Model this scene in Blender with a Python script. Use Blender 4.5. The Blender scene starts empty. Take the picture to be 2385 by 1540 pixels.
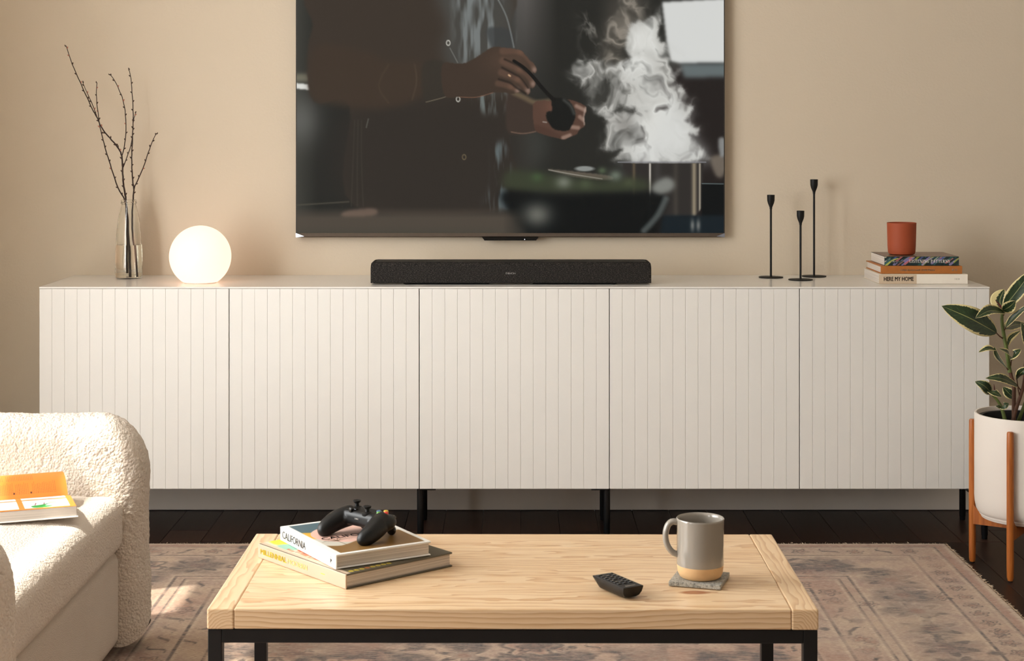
import bpy, bmesh, math, random
import numpy as np
from mathutils import Vector, Matrix

# ------------------------------------------------------------------ camera, world, light
SC = bpy.context.scene
COL = SC.collection
F = 3900.0                       # focal length in pixels of the 2385 x 1540 frame
CX, HY = 1192.5, 300.0           # principal column, horizon row
CAMY, CAMZ = -5.72, 1.30

cam = bpy.data.cameras.new('camera')
cam.sensor_fit = 'HORIZONTAL'
cam.sensor_width = 36.0
cam.lens = F / 2385.0 * 36.0
cam.shift_x = 0.0
cam.shift_y = -(770.0 - HY) / 2385.0
cam.clip_start = 0.05
cam.dof.use_dof = True
cam.dof.focus_distance = 5.25
cam.dof.aperture_fstop = 18.0
camo = bpy.data.objects.new('camera', cam)
camo.location = (0, CAMY, CAMZ)
camo.rotation_euler = (math.pi / 2, 0, 0)
COL.objects.link(camo)
SC.camera = camo

SC.view_settings.view_transform = 'Standard'
SC.view_settings.look = 'None'
SC.view_settings.exposure = 0.38
SC.view_settings.gamma = 1.0
SC.view_settings.use_curve_mapping = False

SC.cycles.max_bounces = 14; SC.cycles.glossy_bounces = 4; SC.cycles.transmission_bounces = 14
SC.cycles.caustics_reflective = False; SC.cycles.caustics_refractive = True
SC.cycles.use_denoising = True

W = bpy.data.worlds.new('daylight')
SC.world = W
W.use_nodes = True
bg = W.node_tree.nodes['Background']
bg.inputs[0].default_value = (0.97, 0.96, 0.965, 1)
bg.inputs[1].default_value = 11.7

# the sun comes in through the windows of the left wall
SUN_EL, SUN_AZ = math.radians(56), math.radians(24)     # travels towards +x, a little towards the tv wall
sd = Vector((math.cos(SUN_AZ) * math.cos(SUN_EL), math.sin(SUN_AZ) * math.cos(SUN_EL), -math.sin(SUN_EL)))
sun = bpy.data.lights.new('sun_offscreen', 'SUN')
sun.energy = 6.0
sun.angle = math.radians(0.7)
sun.color = (1.0, 0.93, 0.84)
suno = bpy.data.objects.new('sun_offscreen', sun)
suno.rotation_euler = sd.to_track_quat('-Z', 'Y').to_euler()
suno.location = (-6, -3, 5)
COL.objects.link(suno)

# room box and its windows
RX0, RX1, RY0, RZ1 = -2.0, 3.3, -7.6, 2.8
WIN_LEFT = [(-1.815, -1.455, 0.08, 2.44), (-3.40, -2.0, 0.08, 2.44), (-4.6, -4.25, 0.08, 2.44)]      # y0, y1, z0, z1; the last window is added for fill light

def area(name, loc, rot, sx, sy, energy, color, portal=False):
    l = bpy.data.lights.new(name, 'AREA')
    l.shape = 'RECTANGLE'; l.size = sx; l.size_y = sy; l.energy = energy; l.color = color
    if portal: l.cycles.is_portal = True
    o = bpy.data.objects.new(name, l); o.location = loc; o.rotation_euler = rot
    COL.objects.link(o)
    return o
for (y0, y1, z0, z1) in WIN_LEFT:
    area('window_left_offscreen', (RX0 - 0.02, (y0 + y1) / 2, (z0 + z1) / 2), (0, -math.pi / 2, 0), z1 - z0, y1 - y0, 1, (1, 1, 1), True)

# ------------------------------------------------------------------ helpers
def P(px, py, Z):
    """a pixel of the photograph at distance Z from the camera plane -> world"""
    return Vector(((px - CX) * Z / F, CAMY + Z, CAMZ - (py - HY) * Z / F))
def on_plane(px, py, z):
    """a pixel on the horizontal plane at height z -> world"""
    Z = (CAMZ - z) * F / (py - HY)
    return P(px, py, Z)
def lin(c):
    c = c / 255.0
    return c / 12.92 if c <= 0.04045 else ((c + 0.055) / 1.055) ** 2.4
def rgb(r, g, b):
    return (lin(r), lin(g), lin(b), 1.0)
def lina(a):
    a = np.clip(np.asarray(a, dtype=np.float64) / 255.0, 0, 1)
    return np.where(a <= 0.04045, a / 12.92, ((a + 0.055) / 1.055) ** 2.4)

MATS = {}
class NT:
    def __init__(s, m):
        s.m = m; m.use_nodes = True; s.t = m.node_tree; s.n = s.t.nodes
        s.bsdf = s.n['Principled BSDF']; s.out = s.n['Material Output']
    def new(s, typ, **kw):
        n = s.n.new(typ)
        for k, v in kw.items():
            if k.startswith('i_'):
                n.inputs[k[2:]].default_value = v
            else:
                setattr(n, k, v)
        return n
    def link(s, a, b):
        s.t.links.new(a, b)
    def math(s, op, a, b=None, clamp=False):
        n = s.n.new('ShaderNodeMath'); n.operation = op; n.use_clamp = clamp
        for i, v in enumerate((a, b)):
            if v is None: continue
            if isinstance(v, (int, float)): n.inputs[i].default_value = v
            else: s.link(v, n.inputs[i])
        return n.outputs[0]
    def mix(s, fac, a, b, blend='MIX'):
        n = s.n.new('ShaderNodeMix'); n.data_type = 'RGBA'; n.blend_type = blend
        for sock, v in ((n.inputs[0], fac), (n.inputs[6], a), (n.inputs[7], b)):
            if isinstance(v, (int, float, tuple)): sock.default_value = v
            else: s.link(v, sock)
        return n.outputs[2]
    def ramp(s, fac, stops, interp='LINEAR'):
        n = s.n.new('ShaderNodeValToRGB'); n.color_ramp.interpolation = interp
        e = n.color_ramp.elements
        while len(e) < len(stops): e.new(0.5)
        for el, (p, c) in zip(e, stops):
            el.position = p; el.color = c if len(c) == 4 else (*c, 1)
        s.link(fac, n.inputs[0])
        return n.outputs[0]
    def coord(s, out='Object', scale=(1, 1, 1), loc=(0, 0, 0)):
        tc = s.n.new('ShaderNodeTexCoord'); mp = s.n.new('ShaderNodeMapping')
        mp.inputs['Scale'].default_value = scale; mp.inputs['Location'].default_value = loc
        s.link(tc.outputs[out], mp.inputs[0])
        return mp.outputs[0]
    def noise(s, vec, scale, detail=3, rough=0.5, dist=0.0):
        n = s.n.new('ShaderNodeTexNoise')
        n.inputs['Scale'].default_value = scale; n.inputs['Detail'].default_value = detail
        n.inputs['Roughness'].default_value = rough; n.inputs['Distortion'].default_value = dist
        if vec is not None: s.link(vec, n.inputs['Vector'])
        return n.outputs[0]
    def bump(s, height, strength=0.3, distance=0.01):
        n = s.n.new('ShaderNodeBump'); n.inputs['Strength'].default_value = strength
        n.inputs['Distance'].default_value = distance
        s.link(height, n.inputs['Height']); s.link(n.outputs[0], s.bsdf.inputs['Normal'])

def mat(name, col, rough=0.5, metal=0.0, spec=0.5, noise=None, bump=None, coat=0.0, sheen=0.0):
    """plain procedural material: colour, slight mottling (scale, amount), bump (scale, strength, distance)"""
    m = bpy.data.materials.new(name); t = NT(m); b = t.bsdf
    b.inputs['Base Color'].default_value = col
    b.inputs['Roughness'].default_value = rough; b.inputs['Metallic'].default_value = metal
    b.inputs['Specular IOR Level'].default_value = spec
    b.inputs['Coat Weight'].default_value = coat
    b.inputs['Sheen Weight'].default_value = sheen
    if noise:
        v = t.noise(t.coord(), noise[0], 4)
        d = tuple(c * (1 - noise[1]) for c in col[:3]) + (1,)
        l = tuple(min(1, c * (1 + noise[1])) for c in col[:3]) + (1,)
        t.link(t.ramp(v, [(0.3, d), (0.7, l)]), b.inputs['Base Color'])
    if bump:
        t.bump(t.noise(t.coord(), bump[0], 4), bump[1], bump[2])
    MATS[name] = m
    return m
def attr_mat(name, rough=0.5, spec=0.5, emit=None, coat=0.0):
    """printed surface or screen: its picture sits in the colour attribute 'print'"""
    m = bpy.data.materials.new(name); t = NT(m); b = t.bsdf
    a = t.new('ShaderNodeAttribute', attribute_name='print')
    b.inputs['Roughness'].default_value = rough; b.inputs['Specular IOR Level'].default_value = spec
    b.inputs['Coat Weight'].default_value = coat
    if emit:
        b.inputs['Base Color'].default_value = (0.004, 0.004, 0.004, 1)
        t.link(a.outputs['Color'], b.inputs['Emission Color']); b.inputs['Emission Strength'].default_value = emit
    else:
        t.link(a.outputs['Color'], b.inputs['Base Color'])
    MATS[name] = m
    return m

# ---- meshes
def mesh_from(name, V, Fc, smooth=False):
    me = bpy.data.meshes.new(name)
    if isinstance(V, np.ndarray): V = V.reshape(-1, 3).tolist()
    if isinstance(Fc, np.ndarray): Fc = Fc.tolist()
    me.from_pydata([tuple(v) for v in V], [], Fc)
    me.validate(); me.update()
    if smooth:
        me.polygons.foreach_set('use_smooth', np.ones(len(me.polygons), dtype=bool))
    return me
def obj(name, me, m=None, parent=None, loc=None, rotz=None, smooth_angle=None):
    if isinstance(me, MB): me = me.mesh(name)
    o = bpy.data.objects.new(name, me)
    if m is not None and me is not None and len(me.materials) == 0: me.materials.append(m)
    COL.objects.link(o)
    if parent is not None: o.parent = parent
    if loc is not None: o.location = loc
    if rotz is not None: o.rotation_euler = (0, 0, rotz)
    return o
def tag(o, label, cat, group=None):
    o['label'] = label; o['category'] = cat
    if group: o['group'] = group
    return o
def thing(name, label, cat, loc=(0, 0, 0), rotz=0.0, group=None):
    o = bpy.data.objects.new(name, None); o.empty_display_size = 0.05
    COL.objects.link(o); o.location = loc; o.rotation_euler = (0, 0, rotz)
    return tag(o, label, cat, group)
def struct(o):
    o['kind'] = 'structure'; return o
def copy_tree(o, parent=None):
    c = o.copy(); COL.objects.link(c)
    if parent is not None: c.parent = parent
    for ch in list(o.children): copy_tree(ch, c)
    return c

class MB:
    """collects vertices and faces of ONE mesh"""
    def __init__(s): s.v = []; s.f = []; s.sm = []
    def add(s, V, Fc, smooth=False):
        k = len(s.v); s.v += [tuple(v) for v in V]
        for f in Fc: s.f.append(tuple(i + k for i in f)); s.sm.append(smooth)
        return s
    def box(s, x0, x1, y0, y1, z0, z1):
        V = [(x0, y0, z0), (x1, y0, z0), (x1, y1, z0), (x0, y1, z0), (x0, y0, z1), (x1, y0, z1), (x1, y1, z1), (x0, y1, z1)]
        return s.add(V, [(0, 3, 2, 1), (4, 5, 6, 7), (0, 1, 5, 4), (1, 2, 6, 5), (2, 3, 7, 6), (3, 0, 4, 7)])
    def rbox(s, x0, x1, y0, y1, z0, z1, r=0.002, seg=2):
        V, Fc = rounded_box((x1 - x0) / 2, (y1 - y0) / 2, (z1 - z0) / 2, r, seg)
        c = ((x0 + x1) / 2, (y0 + y1) / 2, (z0 + z1) / 2)
        return s.add([(a + c[0], b + c[1], d + c[2]) for a, b, d in V], Fc, r > .02)
    def lathe(s, prof, n=40, c=(0, 0, 0), cap0=True, cap1=True, smooth=True):
        V = []; Fc = []
        for r, z in prof:
            for k in range(n):
                a = 2 * math.pi * k / n
                V.append((c[0] + r * math.cos(a), c[1] + r * math.sin(a), c[2] + z))
        for i in range(len(prof) - 1):
            for k in range(n):
                k2 = (k + 1) % n
                Fc.append((i * n + k, i * n + k2, (i + 1) * n + k2, (i + 1) * n + k))
        if cap0: Fc.append(tuple(reversed(range(n))))
        if cap1: Fc.append(tuple((len(prof) - 1) * n + k for k in range(n)))
        return s.add(V, Fc, smooth)
    def tube(s, pts, rad, n=10, caps=True):
        pts = [Vector(p) for p in pts]
        if not hasattr(rad, '__len__'): rad = [rad] * len(pts)
        V = []; Fc = []
        up = Vector((0.13, 0.31, 0.94)).normalized()
        prev = None
        for i, p in enumerate(pts):
            d = (pts[min(i + 1, len(pts) - 1)] - pts[max(i - 1, 0)]).normalized()
            if prev is None:
                a = d.cross(up)
                if a.length < 0.05: a = d.cross(Vector((1, 0, 0)))
                a.normalize()
            else:
                a = (prev - d * prev.dot(d)).normalized()
            prev = a; b = d.cross(a)
            for k in range(n):
                t = 2 * math.pi * k / n
                V.append(p + (a * math.cos(t) + b * math.sin(t)) * rad[i])
        for i in range(len(pts) - 1):
            for k in range(n):
                k2 = (k + 1) % n
                Fc.append((i * n + k, (i + 1) * n + k, (i + 1) * n + k2, i * n + k2))
        if caps:
            Fc.append(tuple(range(n))); Fc.append(tuple(reversed([(len(pts) - 1) * n + k for k in range(n)])))
        return s.add(V, Fc, True)
    def prism(s, poly, z0, z1):
        n = len(poly)
        V = [(x, y, z0) for x, y in poly] + [(x, y, z1) for x, y in poly]
        Fc = [tuple(reversed(range(n))), tuple(n + k for k in range(n))]
        Fc += [(k, (k + 1) % n, n + (k + 1) % n, n + k) for k in range(n)]
        return s.add(V, Fc)
    def ball(s, c, r, n=14, m=10, sq=(1, 1, 1)):
        V = []; Fc = []
        for i in range(1, m):
            t = math.pi * i / m
            for k in range(n):
                a = 2 * math.pi * k / n
                V.append((c[0] + r * sq[0] * math.sin(t) * math.cos(a), c[1] + r * sq[1] * math.sin(t) * math.sin(a), c[2] + r * sq[2] * math.cos(t)))
        T = len(V); V.append((c[0], c[1], c[2] + r * sq[2])); V.append((c[0], c[1], c[2] - r * sq[2]))
        for k in range(n):
            k2 = (k + 1) % n
            Fc.append((T, k, k2)); Fc.append((T + 1, (m - 2) * n + k2, (m - 2) * n + k))
            for i in range(m - 2):
                Fc.append((i * n + k, (i + 1) * n + k, (i + 1) * n + k2, i * n + k2))
        return s.add(V, Fc, True)
    def grid(s, A, close_u=False, close_v=False, smooth=True):
        nu, nv = A.shape[:2]
        return s.add(A.reshape(-1, 3).tolist(), grid_faces(nu, nv, close_u, close_v).tolist(), smooth)
    def xform(s, M, k=0):
        s.v = s.v[:k] + [tuple(M @ Vector(v)) for v in s.v[k:]]
        return s
    def mesh(s, name):
        me = bpy.data.meshes.new(name)
        me.from_pydata(s.v, [], s.f)
        me.polygons.foreach_set('use_smooth', np.array(s.sm, dtype=bool))
        me.update()
        if any(s.sm):
            me.set_sharp_from_angle(angle=math.radians(42))
        return me
def grid_faces(nu, nv, cu=False, cv=False):
    I = np.arange(nu * nv).reshape(nu, nv)
    if cu: I = np.vstack([I, I[:1]])
    if cv: I = np.hstack([I, I[:, :1]])
    return np.stack([I[:-1, :-1], I[1:, :-1], I[1:, 1:], I[:-1, 1:]], -1).reshape(-1, 4)
def rounded_box(hx, hy, hz, r, seg=2):
    """closed box with rounded edges, centred"""
    r = min(r, hx * 0.999, hy * 0.999, hz * 0.999)
    bm = bmesh.new(); bmesh.ops.create_cube(bm, size=2.0)
    for v in bm.verts: v.co = Vector((v.co.x * hx, v.co.y * hy, v.co.z * hz))
    bmesh.ops.bevel(bm, geom=bm.edges[:], offset=r, segments=seg, profile=0.5, affect='EDGES', clamp_overlap=True)
    bm.verts.index_update()
    V = [tuple(v.co) for v in bm.verts]; Fc = [tuple(v.index for v in f.verts) for f in bm.faces]
    bm.free()
    return V, Fc
def soft_box_grid(half, r, step):
    """dense closed rounded box (numpy), returns verts, faces"""
    half = np.array(half, float); bm_v = []; bm_f = []; k = 0
    for ax in range(3):
        u, w = [(1, 2), (2, 0), (0, 1)][ax]
        nu = max(2, int(2 * half[u] / step)); nw = max(2, int(2 * half[w] / step))
        U, Wd = np.meshgrid(np.linspace(-half[u], half[u], nu), np.linspace(-half[w], half[w], nw), indexing='ij')
        for sg in (-1, 1):
            A = np.zeros((nu, nw, 3)); A[..., ax] = sg * half[ax]; A[..., u] = U; A[..., w] = Wd
            fc = grid_faces(nu, nw) + k
            if sg < 0: fc = fc[:, ::-1]
            bm_v.append(A.reshape(-1, 3)); bm_f.append(fc); k += nu * nw
    V = np.vstack(bm_v); Fc = np.vstack(bm_f)
    inner = np.clip(V, -half + r, half - r)
    d = V - inner; L = np.linalg.norm(d, axis=1, keepdims=True); L[L == 0] = 1
    N = d / L
    return inner + N * r, Fc, N
def weld(me, dist=0.0005):
    bm = bmesh.new(); bm.from_mesh(me)
    bmesh.ops.remove_doubles(bm, verts=bm.verts[:], dist=dist)
    bm.to_mesh(me); bm.free()
def set_print(me, colors, name='print'):
    """colors: (nverts,3) linear"""
    a = me.color_attributes.new(name, 'FLOAT_COLOR', 'POINT')
    c = np.ones((len(me.vertices), 4), dtype=np.float32); c[:, :3] = colors
    a.data.foreach_set('color', c.ravel())

# ---- lettering
def text_mesh(body, size, extrude=0.00015, align='LEFT', sx=1.0, bold=0.0, spacing=1.0):
    cu = bpy.data.curves.new('lettering', 'FONT'); cu.body = body; cu.size = size
    cu.extrude = extrude; cu.align_x = align; cu.align_y = 'CENTER'; cu.offset = bold
    cu.space_character = spacing; cu.resolution_u = 3
    o = bpy.data.objects.new('lettering_tmp', cu); COL.objects.link(o)
    dg = bpy.context.evaluated_depsgraph_get()
    me = bpy.data.meshes.new_from_object(o.evaluated_get(dg))
    bpy.data.objects.remove(o); bpy.data.curves.remove(cu)
    if sx != 1.0:
        for v in me.vertices: v.co.x *= sx
    return me
def text(body, size, m, parent, M, align='LEFT', sx=1.0, bold=0.0, spacing=1.0, name='lettering', width=None, extrude=0.00015):
    me = text_mesh(body, size, extrude, align, sx, 0.0, spacing)
    if width is not None:
        xs = [v.co.x for v in me.vertices]; k = width / max(1e-6, max(xs) - min(xs))
        for v in me.vertices: v.co.x *= k
    if bold > 0:                                        # heavier strokes: shifted copies in the same plane
        bm = bmesh.new()
        for dx, dy in ((-1, 0), (1, 0), (0, -1), (0, 1), (0, 0)):
            m2 = me.copy(); m2.transform(Matrix.Translation((dx * bold, dy * bold, 0))); bm.from_mesh(m2); bpy.data.meshes.remove(m2)
        bm.to_mesh(me); bm.free()
    me.transform(M); me.name = name
    return obj(name, me, m, parent)
FRONT = Matrix.Rotation(math.pi / 2, 4, 'X')      # text upright, facing -y

# ---- numpy drawing
RS = np.random.RandomState(7)
PERM = RS.permutation(4096)
def _h(ix, iy, iz=0):
    return PERM[(PERM[(PERM[ix & 4095] + iy) & 4095] + iz) & 4095] / 4095.0
def vnoise(x, y, seed=0):
    x = np.asarray(x, float) + seed * 17.31; y = np.asarray(y, float) + seed * 9.77
    ix = np.floor(x).astype(int); iy = np.floor(y).astype(int)
    fx = x - ix; fy = y - iy; fx = fx * fx * (3 - 2 * fx); fy = fy * fy * (3 - 2 * fy)
    a = _h(ix, iy); b = _h(ix + 1, iy); c = _h(ix, iy + 1); d = _h(ix + 1, iy + 1)
    return (a * (1 - fx) + b * fx) * (1 - fy) + (c * (1 - fx) + d * fx) * fy
def fbm(x, y, oct=4, seed=0):
    s = 0; a = 0.5; t = 0
    for i in range(oct):
        s = s + a * vnoise(x * 2 ** i, y * 2 ** i, seed + i * 3); t += a; a *= 0.5
    return s / t
def vnoise3(p, seed=0):
    p = p + seed * 13.7
    i = np.floor(p).astype(int); f = p - i; f = f * f * (3 - 2 * f)
    r = 0
    for dx in (0, 1):
        wx = f[:, 0] if dx else 1 - f[:, 0]
        for dy in (0, 1):
            wy = f[:, 1] if dy else 1 - f[:, 1]
            for dz in (0, 1):
                wz = f[:, 2] if dz else 1 - f[:, 2]
                r = r + wx * wy * wz * _h(i[:, 0] + dx, i[:, 1] + dy, i[:, 2] + dz)
    return r
def smooth_poly(pts, n=6, closed=True):
    """Catmull-Rom through the points"""
    p = np.array(pts, float); out = []; L = len(p)
    rng = range(L) if closed else range(L - 1)
    for i in rng:
        if closed: a, b, c, d = p[(i - 1) % L], p[i], p[(i + 1) % L], p[(i + 2) % L]
        else: a, b, c, d = p[max(i - 1, 0)], p[i], p[i + 1], p[min(i + 2, L - 1)]
        for k in range(n):
            t = k / n
            out.append(0.5 * ((2 * b) + (-a + c) * t + (2 * a - 5 * b + 4 * c - d) * t * t + (-a + 3 * b - 3 * c + d) * t ** 3))
    if not closed: out.append(p[-1])
    return np.array(out)
class Canvas:
    """a picture on a regular grid, drawn in sRGB 0..255"""
    def __init__(s, x0, x1, y0, y1, nx, ny, base):
        s.x = np.linspace(x0, x1, nx); s.y = np.linspace(y0, y1, ny)
        s.X, s.Y = np.meshgrid(s.x, s.y, indexing='ij')
        s.C = np.zeros((nx, ny, 3)); s.C[:] = base
        s.dx = (x1 - x0) / (nx - 1)
    def blur(s, M, b):
        k = b / abs(s.dx)
        if k < 0.35: return M
        R = int(3 * k) + 1; g = np.exp(-0.5 * (np.arange(-R, R + 1) / k) ** 2); g /= g.sum()
        Mp = np.pad(M, R, mode='edge')
        A = np.zeros((M.shape[0], Mp.shape[1]))
        for i, wgt in enumerate(g): A += wgt * Mp[i:i + M.shape[0]]
        B = np.zeros(M.shape)
        for i, wgt in enumerate(g): B += wgt * A[:, i:i + M.shape[1]]
        return B
    def poly(s, pts, blur=1.0, smooth=True):
        p = smooth_poly(pts) if smooth else np.array(pts, float)
        M = np.zeros(s.X.shape, bool); n = len(p)
        lo = p.min(0); hi = p.max(0)
        ii = np.where((s.x >= lo[0]) & (s.x <= hi[0]))[0]
        ys = s.y
        for i in ii:                                   # scan columns
            x = s.x[i]; a = p; b = np.roll(p, -1, 0)
            c = (a[:, 0] > x) != (b[:, 0] > x)
            if not c.any(): continue
            yy = np.sort(a[c, 1] + (x - a[c, 0]) / (b[c, 0] - a[c, 0]) * (b[c, 1] - a[c, 1]))
            for q in range(0, len(yy) - 1, 2):
                M[i] |= (ys >= yy[q]) & (ys < yy[q + 1])
        return s.blur(M.astype(float), blur)
    def stroke(s, pts, w, soft=1.0, smooth=True):
        p = smooth_poly(pts, 5, False) if smooth and len(pts) > 2 else np.array(pts, float)
        if not hasattr(w, '__len__'): w = [w, w]
        D = np.full(s.X.shape, -1e9); n = len(p) - 1
        mw = max(w) + 3 * soft + 2
        for i in range(n):
            a, b = p[i], p[i + 1]
            x0, x1 = sorted((a[0], b[0])); y0, y1 = sorted((a[1], b[1]))
            ix = np.where((s.x > x0 - mw) & (s.x < x1 + mw))[0]; iy = np.where((s.y > y0 - mw) & (s.y < y1 + mw))[0]
            if len(ix) == 0 or len(iy) == 0: continue
            sl = np.ix_(ix, iy); X = s.X[sl]; Y = s.Y[sl]
            d = b - a; L = max(1e-9, d.dot(d))
            t = np.clip(((X - a[0]) * d[0] + (Y - a[1]) * d[1]) / L, 0, 1)
            dist = np.hypot(X - a[0] - t * d[0], Y - a[1] - t * d[1])
            ww = (w[0] + (w[1] - w[0]) * (i + t) / n) / 2
            D[sl] = np.maximum(D[sl], ww - dist)
        return np.clip(D / soft + 0.5, 0, 1)
    def ellipse(s, cx, cy, rx, ry, soft=0.1):
        d = np.hypot((s.X - cx) / rx, (s.Y - cy) / ry)
        return np.clip((1 - d) / soft + 0.5, 0, 1)
    def blob(s, cx, cy, rx, ry):
        return np.exp(-((s.X - cx) / rx) ** 2 - ((s.Y - cy) / ry) ** 2)
    def put(s, M, col, a=1.0):
        M = (M * a)[..., None]
        s.C = s.C * (1 - M) + np.array(col, float) * M
    def add(s, M, col):
        s.C = s.C + M[..., None] * np.array(col, float)
    def linear(s):
        return lina(s.C).reshape(-1, 3)
def print_plane(name, cv, corner, u, v, m, parent):
    """flat grid carrying the canvas: corner + u*(0..1 along canvas x) + v*(0..1 along canvas y)"""
    nx, ny = cv.X.shape
    A = np.array(corner)[None, None] + np.linspace(0, 1, nx)[:, None, None] * np.array(u) + np.linspace(0, 1, ny)[None, :, None] * np.array(v)
    Fc = grid_faces(nx, ny)
    n = np.cross(np.array(u), np.array(v))
    me = mesh_from(name, A, Fc)
    set_print(me, cv.linear())
    return obj(name, me, m, parent)
# ------------------------------------------------------------------ materials
def wall_mat():
    m = bpy.data.materials.new('wall_paint'); t = NT(m)
    c = t.noise(t.coord(), 1.3, 3)
    t.link(t.ramp(c, [(0.3, (0.615, 0.520, 0.400, 1)), (0.7, (0.640, 0.545, 0.425, 1))]), t.bsdf.inputs['Base Color'])
    t.bsdf.inputs['Roughness'].default_value = 0.75
    h = t.math('ADD', t.noise(t.coord(), 120, 3), t.math('MULTIPLY', t.noise(t.coord(), 22, 2), 0.8))
    t.bump(h, 0.22, 0.003)
    MATS['wall'] = m
wall_mat()
mat('wall_pale', rgb(236, 226, 212), 0.8, noise=(2, 0.02), bump=(120, .2, .003))  # unseen walls, made paler than the tv wall to bounce more light
mat('ceiling', rgb(238, 232, 222), 0.8, noise=(2, 0.02))
mat('trim_white', rgb(234, 226, 218), 0.45, noise=(3, 0.02))
mat('cabinet_white', (0.80, 0.775, 0.735, 1), 0.42, spec=0.35, noise=(2.0, 0.012))
mat('cabinet_top', (0.80, 0.775, 0.735, 1), 0.2, spec=0.28, noise=(2.0, 0.012))
mat('cabinet_body', (0.70, 0.67, 0.62, 1), 0.55, noise=(4, 0.02))
mat('black_metal', rgb(14, 14, 15), 0.42, spec=0.4, noise=(30, 0.1))
mat('black_matte', rgb(12, 10, 9), 0.55, spec=0.3, noise=(60, 0.1))
mat('black_plastic', rgb(12, 12, 12), 0.42, spec=0.35, noise=(80, 0.08))
mat('black_gloss', rgb(9, 9, 10), 0.15, noise=(10, 0.1))
mat('ink_black', rgb(28, 26, 25), 0.6, noise=(200, 0.05))
mat('ink_white', rgb(238, 234, 226), 0.5, noise=(200, 0.03))
mat('ink_grey', rgb(168, 158, 146), 0.6, noise=(200, 0.05))

def floor_mat():
    m = bpy.data.materials.new('dark_floor_wood'); t = NT(m)
    oi = t.new('ShaderNodeObjectInfo')
    co = t.coord('Object', (60, 2.2, 60))
    g = t.noise(co, 1.0, 6, 0.6)
    r = t.math('ADD', t.math('MULTIPLY', g, 0.7), t.math('MULTIPLY', oi.outputs['Random'], 0.5))
    t.link(t.ramp(r, [(0.25, rgb(30, 19, 15)), (0.6, rgb(46, 30, 23)), (0.9, rgb(62, 41, 31))]), t.bsdf.inputs['Base Color'])
    t.bsdf.inputs['Roughness'].default_value = 0.34; t.bsdf.inputs['Specular IOR Level'].default_value = 0.14
    t.bump(g, 0.12, 0.002)
    MATS['floor'] = m
floor_mat()

def pine_mat(name, axis, knot=None):
    """growth rings around an axis running along the board; end faces show end grain"""
    m = bpy.data.materials.new(name); t = NT(m)
    tc = t.new('ShaderNodeTexCoord'); oi = t.new('ShaderNodeObjectInfo')
    sep = t.new('ShaderNodeSeparateXYZ'); t.link(tc.outputs['Object'], sep.inputs[0])
    X, Y, Z = sep.outputs
    L, Cc = (X, Y) if axis == 'x' else (Y, X)
    rnd = oi.outputs['Random']
    off = t.math('MULTIPLY', rnd, 37.0)
    cmb = t.new('ShaderNodeCombineXYZ')
    t.link(t.math('ADD', t.math('MULTIPLY', L, 1.6), off), cmb.inputs[0]); t.link(t.math('MULTIPLY', Cc, 9.0), cmb.inputs[1]); t.link(t.math('MULTIPLY', Z, 9.0), cmb.inputs[2])
    n1 = t.noise(cmb.outputs[0], 1.0, 3, 0.5)
    n2 = t.noise(cmb.outputs[0], 4.0, 2, 0.5)
    yy = t.math('ADD', Cc, t.math('MULTIPLY', t.math('SUBTRACT', n1, 0.5), 0.11 if axis == 'x' else 0.035))
    yy = t.math('ADD', yy, t.math('MULTIPLY', t.math('SUBTRACT', rnd, 0.5), 0.10))
    zz = t.math('ADD', t.math('ADD', Z, 0.085 if axis == 'x' else 0.05), t.math('MULTIPLY', t.math('SUBTRACT', n2, 0.5), 0.02))
    rr = t.math('SQRT', t.math('ADD', t.math('MULTIPLY', yy, yy), t.math('MULTIPLY', zz, zz)))
    ring = t.math('FRACT', t.math('MULTIPLY', rr, 155.0 if axis == 'x' else 190.0))
    c1 = t.ramp(ring, [(0.0, rgb(238, 210, 174)), (0.5, rgb(231, 198, 157)), (0.84, rgb(204, 158, 112)), (0.95, rgb(190, 142, 98)), (1.0, rgb(236, 206, 168))])
    # fine fibres along the board
    cm2 = t.new('ShaderNodeCombineXYZ')
    t.link(t.math('ADD', t.math('MULTIPLY', L, 6.0), off), cm2.inputs[0]); t.link(t.math('MULTIPLY', Cc, 260.0), cm2.inputs[1]); t.link(t.math('MULTIPLY', Z, 260.0), cm2.inputs[2])
    fib = t.noise(cm2.outputs[0], 1.0, 2)
    c2 = t.mix(t.math('MULTIPLY', fib, 0.35), c1, rgb(222, 186, 142))
    tone = t.math('ADD', 0.02, t.math('MULTIPLY', n1, 0.4))
    c3 = t.mix(tone, c2, rgb(234, 203, 163))
    if knot:
        kx, ky = knot
        dx = t.math('MULTIPLY', t.math('SUBTRACT', L, kx), 1 / 0.030); dy = t.math('MULTIPLY', t.math('SUBTRACT', Cc, ky), 1 / 0.013)
        d = t.math('SQRT', t.math('ADD', t.math('MULTIPLY', dx, dx), t.math('MULTIPLY', dy, dy)))
        d = t.math('ADD', d, t.math('MULTIPLY', t.math('SUBTRACT', n2, 0.5), 0.5))
        k = t.ramp(d, [(0.0, (0.75, 0.75, 0.75, 1)), (0.55, (1, 1, 1, 1)), (0.95, (0.25, 0.25, 0.25, 1)), (1.0, (0, 0, 0, 1))])
        c3 = t.mix(k, c3, rgb(168, 104, 64))
    t.link(c3, t.bsdf.inputs['Base Color'])
    t.bsdf.inputs['Roughness'].default_value = 0.30; t.bsdf.inputs['Specular IOR Level'].default_value = 0.5
    t.bump(ring, 0.05, 0.001)
    MATS[name] = m
pine_mat('pine_x', 'x'); pine_mat('pine_y', 'y')

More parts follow.
